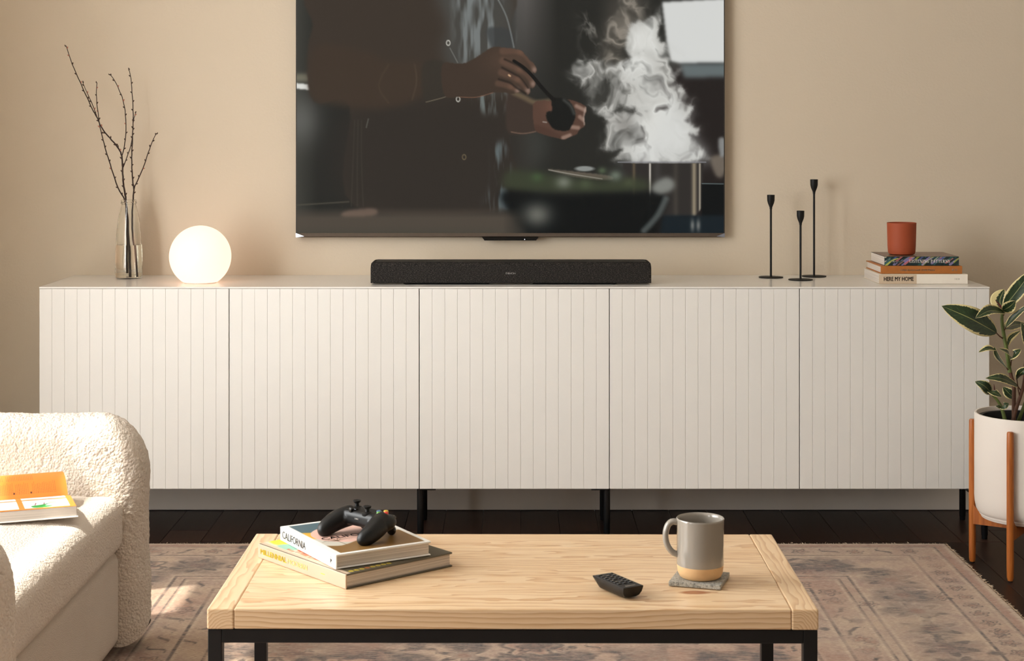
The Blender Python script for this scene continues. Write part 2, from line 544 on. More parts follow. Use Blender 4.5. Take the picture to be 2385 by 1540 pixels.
# ------------------------------------------------------------------ the room
def holed_wall(name, axis, at, thick, a0, a1, z0, z1, holes, m):
    """wall in the plane axis=at with rectangular openings (a0,a1,z0,z1)"""
    b = MB()
    def put(u0, u1, w0, w1):
        if u1 - u0 < 1e-4 or w1 - w0 < 1e-4: return
        if axis == 'x': b.box(at, at + thick, u0, u1, w0, w1)
        else: b.box(u0, u1, at, at + thick, w0, w1)
    us = a0
    for (h0, h1, y0, y1) in sorted(holes):
        put(us, h0, z0, z1); put(h0, h1, z0, y0); put(h0, h1, y1, z1); us = h1
    put(us, a1, z0, z1)
    return struct(obj(name, b, m))
TH = 0.14
holed_wall('wall_back', 'y', 0.0, TH, RX0 - TH, RX1 + TH, 0, RZ1, [], MATS['wall'])
holed_wall('wall_left', 'x', RX0 - TH, TH, RY0, 0.0, 0, RZ1, WIN_LEFT, MATS['wall_pale'])
holed_wall('wall_right', 'x', RX1, TH, RY0, 0.0, 0, RZ1, [], MATS['wall_pale'])
holed_wall('wall_front', 'y', RY0 - TH, TH, RX0 - TH, RX1 + TH, 0, RZ1, [], MATS['wall_pale'])
struct(obj('ceiling', MB().box(RX0 - TH, RX1 + TH, RY0 - TH, TH, RZ1, RZ1 + 0.1), MATS['ceiling']))

gl = bpy.data.materials.new('window_glass'); t = NT(gl)
tr = t.new('ShaderNodeBsdfTransparent'); gs = t.new('ShaderNodeBsdfGlossy', i_Roughness=0.02); mx = t.new('ShaderNodeMixShader')
tr.inputs[0].default_value = (0.97, 0.985, 0.98, 1)
mx.inputs[0].default_value = 0.045; t.link(tr.outputs[0], mx.inputs[1]); t.link(gs.outputs[0], mx.inputs[2]); t.link(mx.outputs[0], t.out.inputs[0])
wn = 0
for (y0, y1, z0, z1) in WIN_LEFT:
    wn += 1
    w = struct(thing('window_%d' % wn, '', '', (RX0 - TH / 2, (y0 + y1) / 2, z0)))
    del w['label']; del w['category']
    hw, h = (y1 - y0) / 2, z1 - z0
    fm = MB().box(-.03, .03, -hw, -hw + .035, 0, h).box(-.03, .03, hw - .035, hw, 0, h).box(-.03, .03, -hw + .035, hw - .035, 0, .04).box(-.03, .03, -hw + .035, hw - .035, h - .035, h)
    fm.box(-.025, .025, -hw + .035, hw - .035, 1.95 - z0, 2.07 - z0)
    obj('window_frame', fm, MATS['trim_white'], w)
    obj('pane', MB().box(-.002, .002, -hw + .035, hw - .035,   .04, 1.95 - z0), gl, w)
    obj('pane', MB().box(-.002, .002, -hw + .035, hw - .035, 2.07 - z0, h - .035), gl, w)

# floor: a base with dark boards running towards the tv wall
fl = struct(obj('floor', MB().box(RX0 - TH, RX1 + TH, RY0 - TH, TH, -0.10, -0.004), MATS['floor']))
rnd = random.Random(3)
PW = 0.1262
shared = {}
k = 0
x = -1.99
while x < 2.2:
    y = 0.0 - 0.002
    first = True
    while y > -3.2:
        L = rnd.choice([0.30, 0.45, 0.65, 0.85]) if first else rnd.choice([0.75, 0.95, 1.15])
        first = False
        key = L
        if key not in shared:
            b = MB(); V, Fc = rounded_box((PW - 0.0012) / 2, (L - 0.0012) / 2, 0.006, 0.0012, 1)
            b.add([(a, c, d - 0.006) for a, c, d in V], Fc)
            shared[key] = b.mesh('plank')
        o = obj('plank', shared[key], MATS['floor'], fl, (x + PW / 2, y - L / 2, 0.0 - rnd.uniform(0, 0.0003)))
        y -= L
    x += PW
# boards beyond the rug and beside the view: one surface
obj('board_field', MB().box(RX0, RX1, RY0, -4.5, -0.005, -0.0005).box(RX0, -1.99, -4.5, 0, -0.005, -0.0005).box(2.26, RX1, -4.5, 0, -0.005, -0.0005), MATS['floor'], fl)['kind'] = 'stuff'

def baseboard(name, x0, x1, y0, y1):
    b = MB().rbox(x0, x1, y0, y1, 0.001, 0.135, 0.003, 2)
    return struct(obj(name, b, MATS['trim_white']))
baseboard('baseboard_back', RX0 + .002, RX1 - .002, -0.018, -0.0005)
baseboard('baseboard_left', RX0 + .0005, RX0 + .018, RY0 + .02, -0.02)
baseboard('baseboard_right', RX1 - .018, RX1 - .0005, RY0 + .02, -0.02)

# ------------------------------------------------------------------ sideboard: three slatted cabinets under one top
CZ0, CZ1, CTOP = 0.1615, 0.786, 0.80
YF = CAMY + 5.29                 # front of the doors
XC = 0.0075
DW = 0.601
def cabinet(x0, ndoors, label):
    r = thing('cabinet', label, 'cabinet', (x0 + ndoors * DW / 2, YF, 0.0), 0, 'slatted cabinets of the sideboard')
    hw = ndoors * DW / 2
    b = MB()
    body = [(-hw + .001, -hw + .019), (hw - .019, hw - .001)] + ([(-.009, .009)] if ndoors == 2 else [])
    for a, c in body: b.box(a, c, .020, .412, CZ0 + .002, CZ1)
    b.box(-hw + .001, hw - .001, .021, .412, CZ0 + .002, CZ0 + .02).box(-hw + .001, hw - .001, .404, .412, CZ0 + .02, CZ1).box(-hw + .001, hw - .001, .021, .404, CZ1 - .018, CZ1)
    obj('body', b, MATS['cabinet_body'], r)
    for d in range(ndoors):
        xa = -hw + d * DW + .0012; xb = -hw + (d + 1) * DW - .0012
        door = obj('door', MB().box(xa, xb, .0035, .019, CZ0, CZ1 - .002 + .010), MATS['cabinet_white'], r)
        n = 15; w = (xb - xa) / n
        for i in range(n):
            key = ('slat', round(w, 5))
            if key not in shared:
                shared[key] = MB().rbox(-(w - .0009) / 2, (w - .0009) / 2, .0021, .0040, CZ0, CZ1 + .008, .0007, 2).mesh('slat')
            obj('slat', shared[key], MATS['cabinet_white'], door, (xa + (i + .5) * w, 0, 0))
    return r
x0 = XC - 2.5 * DW
cabs = [cabinet(x0, 2, 'white slatted two-door cabinet under the glass vase and globe lamp'),
        cabinet(x0 + 2 * DW, 1, 'white slatted single-door cabinet below the soundbar'),
        cabinet(x0 + 3 * DW, 2, 'white slatted two-door cabinet under the candle holders and stacked books')]
# legs, each on its own plate
def cab_leg(r, wx, wy, plate):
    lx = wx - r.location.x; ly = wy - r.location.y
    leg = obj('leg', MB().lathe([(0.0085, 0.0005), (0.0095, 0.003), (0.0095, 0.012), (0.0105, 0.0135), (0.0105, CZ0 - .002)], 20, (lx, ly, 0)), MATS['black_metal'], r)
    obj('mounting_plate', MB().box(min(lx, lx + plate), max(lx, lx + plate), ly - .03, ly + .03, CZ0 - .007, CZ0 + .001), MATS['black_metal'], leg)
YL0, YL1 = CAMY + 5.335, CAMY + 5.565
for wx, r, pl in ((x0 + .012, cabs[0], .06), (-.292, cabs[1], .05), (.302, cabs[1], -.05), (x0 + 5 * DW - .013, cabs[2], -.06)):
    cab_leg(r, wx, YL0 - (.03 if abs(wx) > 1 else 0), pl); cab_leg(r, wx, YL1, pl)
top = obj('sideboard_top', MB().rbox(x0, x0 + 5 * DW, YF + .002, -.001, CZ1 + .0002 + .0085, CTOP, .0015, 2), MATS['cabinet_top'])
# the top sits on the carcasses
obj('underlay', MB().box(x0 + .002, x0 + 5 * DW - .002, YF + .02, -.004, CZ1 + .0002, CZ1 + .009), MATS['cabinet_body'], top)
tag(top, 'long white sideboard top spanning all three slatted cabinets', 'sideboard top')
# ------------------------------------------------------------------ television
def tv_picture():
    c = Canvas(691, 1686, -16, 543, 664, 374, (38, 38, 35))
    X, Y = c.X, c.Y
    z2 = lambda pts: [(680 + x * .3896, y * .3896) for x, y in pts]
    z3 = lambda pts: [(1200 + x * .3895, y * .3896) for x, y in pts]
    z7 = lambda pts: [(1000 + x * .1948, 60 + y * .1948) for x, y in pts]
    # kitchen behind
    c.put(np.clip((X - 1185) / 20, 0, 1) * np.clip((1300 - X) / 75, 0, 1) * np.clip((260 - Y) / 260, 0, 1), (84, 81, 78))
    c.put(c.poly([(1190, 300), (1250, 295), (1275, 330), (1250, 390), (1192, 400)], 18), (62, 64, 60), .8)
    c.put(np.clip((740 - X) / 50, 0, 1), (66, 66, 60), .8)
    c.put(c.blob(700, 280, 45, 60), (98, 98, 94), .8)
    c.put(c.poly([(685, 172), (725, 172), (725, 190), (685, 190)], 4, False), (120, 117, 100), .8)
    c.put(c.poly([(685, 193), (724, 197), (724, 210), (685, 206)], 1.6, False), (214, 214, 208))
    c.put(c.poly([(1535, 185), (1690, 180), (1690, 550), (1480, 550)], 8), (34, 29, 28), .9)
    # cook: torso and far sleeve
    c.put(c.poly([(742, -30), (728, 60), (717, 110), (717, 190), (724, 225), (745, 242), (815, 250), (825, 480), (1188, 482), (1188, 330), (1184, 215), (1198, 110), (1190, 60), (1165, -30)], 2.0), (58, 50, 43))
    c.put(c.poly([(825, 250), (1185, 240), (1188, 490), (815, 490)], 22), (46, 42, 38), .8)
    c.put(c.poly([(1020, -30), (1180, -30), (1196, 80), (1192, 200), (1075, 200), (1030, 120), (1042, 60)], 14), (72, 73, 70), .75)
    st = fbm(X / 16, Y / 90, 3, 5)
    sh = c.poly([(1060, -20), (1165, -20), (1195, 70), (1196, 120), (1130, 120), (1080, 160)], 10)
    c.put(sh * np.clip((st - .48) * 5, 0, 1), (128, 134, 134), .75)
    c.put(c.poly([(1135, 66), (1190, 72), (1192, 118), (1150, 118)], 3), (58, 60, 60), .8)
    c.put(c.stroke([(1155, -10), (1180, 40), (1197, 110)], 3, 3), (140, 146, 146), .6)
    c.put(c.stroke([(1048, 112), (1066, 146)], 2.4, 2), (110, 110, 106), .8)
    sh2 = c.poly([(1100, 215), (1185, 212), (1180, 245), (1160, 262), (1125, 262)], 6)
    c.put(sh2 * np.clip((fbm(X / 10, Y / 60, 3, 8) - .38) * 4, 0, 1), (112, 120, 118), .85)
    sh3 = c.poly([(1150, 345), (1186, 330), (1188, 400), (1184, 480), (1128, 482), (1148, 420)], 6)
    c.put(sh3 * np.clip((fbm(X / 11, Y / 80, 3, 9) - .42) * 4, 0, 1), (104, 116, 118), .8)
    c.put(c.poly([(1166, 445), (1180, 440), (1190, 484), (1172, 484)], 3), (110, 124, 128), .7)
    for bx, by in ((1044, 100), (1067, 231), (1081, 366)):
        m = np.clip(1.3 - np.abs(np.hypot((X - bx) / 4.2, (Y - by) / 5.6) - 1) * 3, 0, 1)
        c.put(m, (196, 194, 184) if by < 300 else (104, 92, 70), .85)
    c.put(c.stroke([(858, 277), (853, 297)], 2.6, 2), (92, 92, 84), .8)
    for a in (0, 1, 2): c.put(c.stroke([(826 + a * 8, 280), (822 + a * 10, 380), (818 + a * 14, 480)], 2, 3), (70, 68, 58), .5)
    # rolled sleeve and forearm
    c.put(c.poly([(735, 108), (850, 120), (900, 143), (980, 148), (990, 215), (900, 252), (760, 240), (722, 210)], 8), (62, 51, 42), .9)
    c.put(c.stroke([(905, 150), (882, 200), (905, 240)], 2, 5), (78, 66, 52), .7)
    c.put(c.stroke([(966, 150), (970, 190), (960, 232)], 2.5, 4), (78, 66, 54), .8)
    c.put(c.poly([(985, 149), (1040, 149), (1040, 215), (990, 235)], 3), (52, 48, 42), .8)
    c.put(c.stroke([(992, 238), (1030, 228), (1047, 222)], 1.6, 1.5), (128, 118, 98), .8)
    skin = c.poly(z7([(150, 470), (330, 452), (450, 438), (600, 352), (750, 258), (900, 262), (1080, 290), (1130, 330), (1200, 410), (1245, 450), (1283, 520), (1262, 568), (1236, 560), (1268, 690), (1240, 748), (1204, 742), (1206, 792), (1175, 828), (1100, 790), (1000, 815), (900, 800), (760, 802), (560, 855), (360, 852), (180, 830)]), .9)
    # second arm
    c.put(c.poly(z7([(930, 800), (1060, 790), (1180, 860), (1270, 905), (1460, 890), (1470, 1000), (1450, 1260), (1300, 1265), (1100, 1295), (930, 1250)]), 2.5), (60, 50, 44))
    c.put(c.stroke(z7([(1010, 800), (1120, 850), (1260, 915), (1420, 905)]), 12, 8), (104, 90, 70), .8)
    c.put(c.stroke(z7([(980, 1270), (1120, 1290), (1270, 1265)]), 2.5, 2.5), (128, 100, 84), .7)
    hand2 = c.poly(z7([(1240, 945), (1350, 895), (1460, 900), (1680, 885), (1850, 950), (1880, 1010), (1850, 1100), (1858, 1190), (1790, 1250), (1760, 1300), (1690, 1325), (1610, 1362), (1540, 1345), (1350, 1295), (1260, 1225)]), .9)
    c.put(hand2, (84, 62, 52))
    c.put(hand2 * c.blob(1290, 250, 22, 18), (112, 78, 64), .6)
    c.put(hand2 * c.poly(z7([(1260, 1180), (1500, 1270), (1600, 1360), (1300, 1300)]), 3), (72, 52, 44), .7)
    for a, b in (((1760, 960), (1860, 1010)), ((1800, 1090), (1850, 1130)), ((1700, 1210), (1780, 1220)), ((1600, 1340), (1680, 1310))):
        c.put(c.stroke(z7([a, b]), 9, 5) * hand2, (158, 132, 118), .7)
    c.put(c.stroke(z7([(1870, 980), (1850, 1080), (1855, 1180)]), 4, 4) * hand2, (178, 162, 150), .6)
    # ladle
    c.put(c.poly(z7([(1465, 880), (1560, 862), (1660, 890), (1730, 990), (1745, 1090), (1700, 1200), (1650, 1255), (1500, 1240), (1420, 1150), (1395, 1080), (1410, 1030), (1465, 1010)]), 1.2), (24, 25, 24))
    c.put(c.stroke(z7([(1610, 890), (1690, 960), (1730, 1050)]), 6, 7), (74, 76, 72), .75)
    c.put(c.stroke(z7([(1360, 1150), (1400, 1155)]), 3, 2), (150, 140, 132), .8)
    # near hand
    c.put(skin, (62, 51, 43))
    c.put(skin * c.blob(1190, 140, 60, 35), (84, 66, 55), .7)
    for pts, w in (((( 880, 300), (1090, 310), (1220, 440), (1262, 540)), 17), (((880, 420), (1080, 520), (1180, 600), (1245, 710)), 17), (((860, 560), (1060, 640), (1130, 710), (1185, 790)), 16), (((820, 690), (980, 730), (1060, 790)), 14)):
        c.put(c.stroke(z7(pts), (w, w * .7), 6) * skin, (98, 74, 61), .6)
        e = z7([pts[-1]])[0]
        c.put(c.blob(e[0] - 1, e[1] - 3, 6, 7) * skin, (150, 126, 114), .7)
        k = z7([pts[1]])[0]
        c.put(c.blob(k[0], k[1], 9, 8) * skin, (112, 84, 68), .55)
    for pts in (((900, 400), (1050, 470), (1150, 540), (1240, 600)), ((870, 500), (1020, 580), (1090, 620), (1180, 740)), ((830, 640), (960, 680), (1040, 740), (1150, 810))):
        c.put(c.stroke(z7(pts), 4.5, 4), (40, 34, 30), .8)
    c.put(c.stroke(z7([(950, 590), (965, 600)]), 4, 2), (220, 180, 140), .8)
    c.put(c.stroke(z7([(360, 852), (560, 855), (760, 800)]), 1.6, 1.6), (150, 104, 80), .6)
    c.put(c.stroke(z7([(1010, 420), (1130, 500), (1240, 610), (1330, 720), (1420, 820), (1490, 885)]), (7, 9), 1.6), (22, 22, 21))
    # window light and steam
    win = c.poly(z3([(878, 12), (1260, -10), (1260, 375), (990, 380), (930, 365), (905, 250)]), 3, False)
    c.put(win, (206, 207, 204))
    c.put(c.poly(z3([(985, 382), (1260, 382), (1260, 460), (1010, 466)]), 5, False), (104, 114, 115), .9)
    wisp = c.poly(z3([(560, -20), (740, -20), (760, 100), (700, 200), (640, 340), (560, 420), (520, 300), (540, 120)]), 14)
    wx = X / 42 + 2.2 * fbm(X / 70, Y / 70, 3, 21); wy = Y / 60 + 2.2 * fbm(X / 70, Y / 70, 3, 22)
    rd = (1 - np.abs(2 * fbm(wx, wy, 4, 23) - 1)) ** 5
    c.put(wisp * np.clip(rd * 1.2, 0, 1), (168, 160, 148), .85)
    c.put(wisp, (110, 102, 92), .35)
    wl = c.poly(z3([(430, 0), (500, 40), (520, 150), (500, 330), (420, 300), (410, 100)]), 14)
    c.put(wl * np.clip(rd - .3, 0, 1), (150, 146, 138), .9)
    main = c.poly(z3([(618, 970), (640, 900), (530, 880), (505, 865), (530, 840), (518, 760), (545, 695), (620, 665), (690, 690), (720, 660), (600, 640), (540, 700), (480, 650), (430, 580), (400, 480), (350, 440), (347, 390), (385, 355), (415, 410), (430, 370), (470, 345), (560, 350), (600, 372), (700, 362), (665, 310), (668, 200), (705, 140), (790, 130), (840, 72), (872, 100), (862, 240), (905, 275), (985, 385), (995, 430), (945, 490), (1000, 510), (1042, 560), (1020, 590), (1070, 650), (1010, 715), (1095, 770), (1085, 795), (1035, 800), (1100, 890), (1140, 968)]), 3.0)
    def warp(M, amp, sc, seed):
        ix = np.clip(np.arange(M.shape[0])[:, None] + (fbm(X / sc, Y / sc, 4, seed) - .5) * 2 * amp / c.dx, 0, M.shape[0] - 1).astype(int)
        iy = np.clip(np.arange(M.shape[1])[None] + (fbm(X / sc, Y / sc, 4, seed + 5) - .5) * 2 * amp / c.dx, 0, M.shape[1] - 1).astype(int)
        return M[ix, iy]
    m1 = warp(c.blur(main, 1.5), 13, 34, 31); m2 = warp(c.blur(main, 8), 26, 60, 61)
    gx = X / 44 + 1.9 * fbm(X / 60, Y / 60, 3, 33); gy = Y / 54 + 1.9 * fbm(X / 60, Y / 60, 3, 34)
    n4 = fbm(gx, gy, 4, 35); rg = 1 - np.abs(2 * n4 - 1)
    core = np.clip(c.blob(1540, 310, 80, 95) + .9 * c.blob(1500, 95, 42, 45) + c.blob(1470, 160, 60, 40) * .5, 0, 1)
    dens = np.clip(.52 + .75 * core + 1.5 * (rg - .72), .16, 1)
    al = np.clip(.8 * m1 + .25 * m2, 0, 1) * dens
    tone = np.clip(.35 + .75 * core + 1.2 * (n4 - .5), 0, 1)[..., None]
    colr = np.array((150, 148, 142)) * (1 - tone) + np.array((211, 211, 206)) * tone
    c.C = c.C * (1 - al[..., None]) + colr * al[..., None]
    c.put(np.clip(m2 - .1, 0, 1) * np.clip((rg - .88) * 7, 0, 1), (202, 200, 194), .4)
    c.put(c.poly(z3([(610, 690), (690, 700), (730, 770), (700, 830), (620, 800)]), 14), (66, 62, 58), .45)
    c.put(c.poly(z3([(625, 968), (800, 850), (950, 600), (1060, 800), (1135, 968)]), 14), (204, 205, 202), .55)
    # pot
    pot = c.poly(z3([(642, 975), (1126, 975), (1116, 1240), (1080, 1292), (680, 1300)]), 1.2, False)
    c.put(pot, (46, 43, 41))
    for px_, w, col, a in ((710, 8, (96, 84, 66), .8), (806, 5, (214, 208, 196), .9), (850, 20, (62, 60, 58), .7), (960, 14, (66, 62, 56), .7), (1070, 12, (150, 138, 116), .85), (1104, 5, (190, 180, 160), .8)):
        x_ = 1200 + px_ * .3895
        c.put(np.exp(-((X - x_) / (w * .45)) ** 2) * pot, col, a)
    c.put(c.stroke(z3([(615, 970), (1140, 970)]), 2.4, 1.2), (130, 130, 134), .9)
    c.put(c.poly(z3([(1115, 1100), (1260, 1100), (1260, 1300), (1115, 1300)]), 2, False), (10, 14, 16), .95)
    c.put(c.stroke(z3([(1118, 1098), (1250, 1100)]), 2, 1.4), (100, 112, 112), .9)
    c.put(c.poly(z3([(880, 1290), (1260, 1286), (1260, 1400), (860, 1400)]), 3, False), (20, 30, 36), .95)
    c.put(c.poly(z3([(1168, 945), (1245, 935), (1245, 1050), (1200, 1050)]), 4), (122, 112, 100), .8)
    c.put(c.poly(z3([(1215, 835), (1250, 830), (1250, 930), (1225, 930)]), 3), (150, 152, 150), .8)
    for px_, w in ((1060, 5), (1095, 5), (810, 4)):
        c.put(c.blob(1200 + px_ * .3895, 525, w, 14), (140, 140, 134), .7)
    # lids, greens, bowl in front
    c.put(c.poly(z3([(195, 1015), (280, 1018), (560, 1050), (560, 1078), (380, 1062)]), 1.4), (92, 84, 74))
    c.put(c.stroke(z3([(200, 1016), (330, 1040), (520, 1070)]), 2, 1.5), (176, 170, 160), .8)
    c.put(c.ellipse(1200 + 415 * .3895, 393, 22, 6, .5), (150, 154, 150), .85)
    c.put(c.poly(z3([(-40, 1020), (200, 1040), (450, 1080), (760, 1070), (760, 1150), (300, 1150), (-40, 1140)]), 8), (56, 62, 46), .95)
    for bx, by, r, col in ((290, 1090, 18, (120, 124, 112)), (600, 1050, 16, (112, 122, 108)), (130, 1060, 14, (66, 84, 56)), (420, 1100, 16, (72, 80, 60)), (520, 1020, 10, (84, 98, 74)), (680, 1090, 14, (70, 76, 56))):
        c.put(c.blob(1200 + bx * .3895, by * .3896, r, r * .8), col, .8)
    c.put(c.poly(z3([(-60, 1140), (250, 1165), (700, 1150), (860, 1150), (905, 1190), (870, 1300), (780, 1420), (150, 1420), (-60, 1240)]), 7), (12, 15, 16), .97)
    c.put(c.poly(z3([(830, 1100), (900, 1060), (950, 1085), (945, 1130), (880, 1160), (820, 1140)]), 5), (132, 134, 128), .9)
    c.put(c.stroke(z3([(900, 1190), (850, 1290), (770, 1380)]), 14, 9), (92, 98, 96), .7)
    c.put(c.blob(1200 + 130 * .3895, 500, 34, 28), (112, 112, 104), .85)
    # counter in front of the cook
    ct = np.clip((Y - 482) / 26, 0, 1) * np.clip((1230 - X) / 60, 0, 1)
    c.put(ct, (80, 72, 63), .9)
    c.put(c.poly([(800, 494), (830, 488), (870, 486), (880, 494), (865, 503), (800, 504)], 3), (112, 94, 82), .8)
    c.put(np.clip((Y - 525) / 20, 0, 1) * np.clip((1200 - X) / 60, 0, 1), (66, 64, 56), .6)
    c.put(c.stroke([(690, 478), (812, 470)], 3, 3), (84, 80, 68), .7)
    c.C = np.clip(c.C - 2, 0, 255)
    return c
attr_mat('tv_screen', 0.22, 0.14, emit=0.82)
ZT = 5.685
TX0, TX1 = P(689, 0, ZT).x, P(1688, 0, ZT).x
TZ0 = P(0, 553, ZT).z; TZ1 = TZ0 + 0.832
tv = thing('television', 'large flat television showing a cook beside a steaming pot, hung on the beige wall', 'television', ((TX0 + TX1) / 2, CAMY + ZT, TZ0))
TW = (TX1 - TX0) / 2; TH_ = TZ1 - TZ0
mat('tv_bezel', rgb(92, 82, 74), 0.3, metal=0.7, noise=(40, 0.05))
mat('tv_side', rgb(70, 66, 62), 0.35, metal=0.6, noise=(40, 0.05))
mat('tv_corner', rgb(150, 156, 174), 0.2, metal=0.8, noise=(40, 0.03))
obj('housing', MB().rbox(-TW + .002, TW - .002, .003, .030, .004, TH_ - .002, .002, 2), MATS['black_plastic'], tv)
b = MB().box(-TW, -TW + .003, 0, .022, .0125, TH_).box(TW - .003, TW, 0, .022, .0125, TH_).box(-TW, TW, 0, .022, TH_ - .003, TH_)
obj('frame', b, MATS['tv_side'], tv)
zb = P(0, 543, ZT).z - TZ0; zm = P(0, 550.2, ZT).z - TZ0
# bottom bar: bright upper facet and dark lower facet, chamfered end caps
b = MB(); e = .029
b.add([(-TW, -.001, zb), (TW, -.001, zb), (TW - e, -.007, zm), (-TW + e, -.007, zm)], [(0, 3, 2, 1)])
b.add([(-TW, .02, zb), (TW, .02, zb), (TW, -.001, zb), (-TW, -.001, zb)], [(0, 3, 2, 1)])
obj('bottom_bar', b, MATS['tv_bezel'], tv)
b = MB()
b.add([(-TW, -.001, 0), (TW, -.001, 0), (TW - e, -.007, zm), (-TW + e, -.007, zm), (-TW, .02, 0), (TW, .02, 0)], [(0, 1, 2, 3), (1, 0, 4, 5)])
obj('bottom_edge', b, MATS['tv_bezel'], tv)
for s, m in ((-1, 'tv_corner'), (1, 'tv_corner')):
    b = MB().add([(s * TW, -.001, zb), (s * (TW - e), -.007, zm), (s * TW, -.001, 0), (s * TW, .02, zb), (s * TW, .02, 0)],
                 [(0, 1, 2), (0, 2, 4, 3)] if s < 0 else [(0, 2, 1), (0, 3, 4, 2)])
    obj('corner_cap', b, MATS[m], tv)
cv = tv_picture()
sx0, sx1 = P(691, 0, ZT).x, P(1686, 0, ZT).x
sz0, sz1 = P(0, 543, ZT).z, P(0, -16, ZT).z
print_plane('screen', cv, (sx0 - tv.location.x, .001, sz1 - TZ0), (sx1 - sx0, 0, 0), (0, 0, sz0 - sz1), MATS['tv_screen'], tv)
# sensor module under the bar
xs0, xs1 = P(1123, 0, ZT).x - tv.location.x, P(1254, 0, ZT).x - tv.location.x
h = .0105
b = MB()
b.add([(xs0, -.004, 0), (xs1, -.004, 0), (xs1 - .008, -.004, -h), (xs0 + .008, -.004, -h), (xs0, .018, 0), (xs1, .018, 0), (xs1 - .008, .018, -h), (xs0 + .008, .018, -h)],
      [(0, 3, 2, 1), (4, 5, 6, 7), (0, 1, 5, 4), (1, 2, 6, 5), (2, 3, 7, 6), (3, 0, 4, 7)])
sm = obj('sensor_module', b, MATS['black_gloss'], tv)
led = mat('standby_light', rgb(240, 240, 240), 0.3, noise=(50, .01)); NT(led).bsdf.inputs['Emission Color'].default_value = (.9, .95, 1, 1); led.node_tree.nodes['Principled BSDF'].inputs['Emission Strength'].default_value = 1.0
pl = P(1222, 557.5, ZT)
obj('indicator_light', MB().ball((pl.x - tv.location.x, -.0045, pl.z - TZ0), .0016), led, sm)
obj('wall_mount', MB().box(-.25, .25, .028, .0345, .18, .46), MATS['black_metal'], tv)

# ------------------------------------------------------------------ soundbar
def fabric_mat():
    m = bpy.data.materials.new('speaker_fabric'); t = NT(m)
    n = t.noise(t.coord('Object', (1.0, 1, 1.6)), 420, 2, .6)
    n2 = t.noise(t.coord('Object', (1, 1, 3)), 170, 2, .6)
    f = t.math('ADD', t.math('MULTIPLY', n, .6), t.math('MULTIPLY', n2, .4))
    t.link(t.ramp(f, [(.36, rgb(15, 14, 13)), (.52, rgb(36, 33, 31)), (.68, rgb(92, 85, 80))]), t.bsdf.inputs['Base Color'])
    t.bsdf.inputs['Roughness'].default_value = .9; t.bsdf.inputs['Specular IOR Level'].default_value = .2
    t.bump(n, .4, .001)
    MATS['fabric'] = m
fabric_mat()
ZB = 5.365
bx0, bx1 = P(863, 0, ZB).x, P(1517, 0, ZB).x
sb = thing('soundbar', 'long low charcoal fabric soundbar centred on the sideboard under the television', 'soundbar', ((bx0 + bx1) / 2, CAMY + ZB, CTOP))
hw = (bx1 - bx0) / 2; z0 = .0055; z1 = P(0, 611, ZB).z - CTOP
A = []
prof = [(0, z0), (0, z1 - .012), (.003, z1 - .006), (.009, z1 - .0012), (.014, z1), (.112, z1), (.12, z1 - .008), (.12, z0)]
b = MB()
nP = len(prof)
ends = [(-hw, .010), (-hw + .0015, .004), (-hw + .006, .001), (-hw + .012, 0), (hw - .012, 0), (hw - .006, .001), (hw - .0015, .004), (hw, .010)]
V = []
for xx, dr in ends:
    for (yy, zz) in prof:
        V.append((xx, yy if yy > .05 else yy + dr * .25, zz - (dr if zz > z1 - .02 else 0)))
Fc = [(i * nP + k, (i + 1) * nP + k, (i + 1) * nP + (k + 1) % nP, i * nP + (k + 1) % nP) for i in range(len(ends) - 1) for k in range(nP)]
Fc += [tuple(range(nP)), tuple(reversed([(len(ends) - 1) * nP + k for k in range(nP)]))]
b.add(V, Fc, True)
obj('grille_body', b, MATS['fabric'], sb)
obj('top_panel', MB().rbox(-hw + .014, hw - .014, .013, .113, z1 - .004, z1 + .0006, .0006, 1), MATS['black_plastic'], sb)
obj('front_trim', MB().box(-hw + .010, hw - .010, -.0004, .004, z0 - .0004, z0 + .0016), MATS['black_gloss'], sb)
for px_ in (946, 1430):
    fx = P(px_, 0, ZB).x - sb.location.x
    obj('foot', MB().lathe([(.006, .0003), (.009, .002), (.013, z0 + .0005)], 16, (fx, .012, 0)), MATS['black_matte'], sb)
    obj('foot', MB().lathe([(.006, .0003), (.009, .002), (.013, z0 + .0005)], 16, (fx, .105, 0)), MATS['black_matte'], sb)
for s in (-1, 1):
    obj('base_rail', MB().rbox(s * .20 - .13 if s > 0 else -.33, .33 if s > 0 else -.07, .022, .10, .0012, z0 + .001, .001, 1), MATS['black_matte'], sb)
lx = P(1189.5, 0, ZB).x - sb.location.x
text('DENON', .0075, MATS['ink_white'], sb, Matrix.Translation((lx, -.0008, P(0, 637, ZB).z - CTOP)) @ FRONT, 'CENTER', bold=.00018, width=.0305)

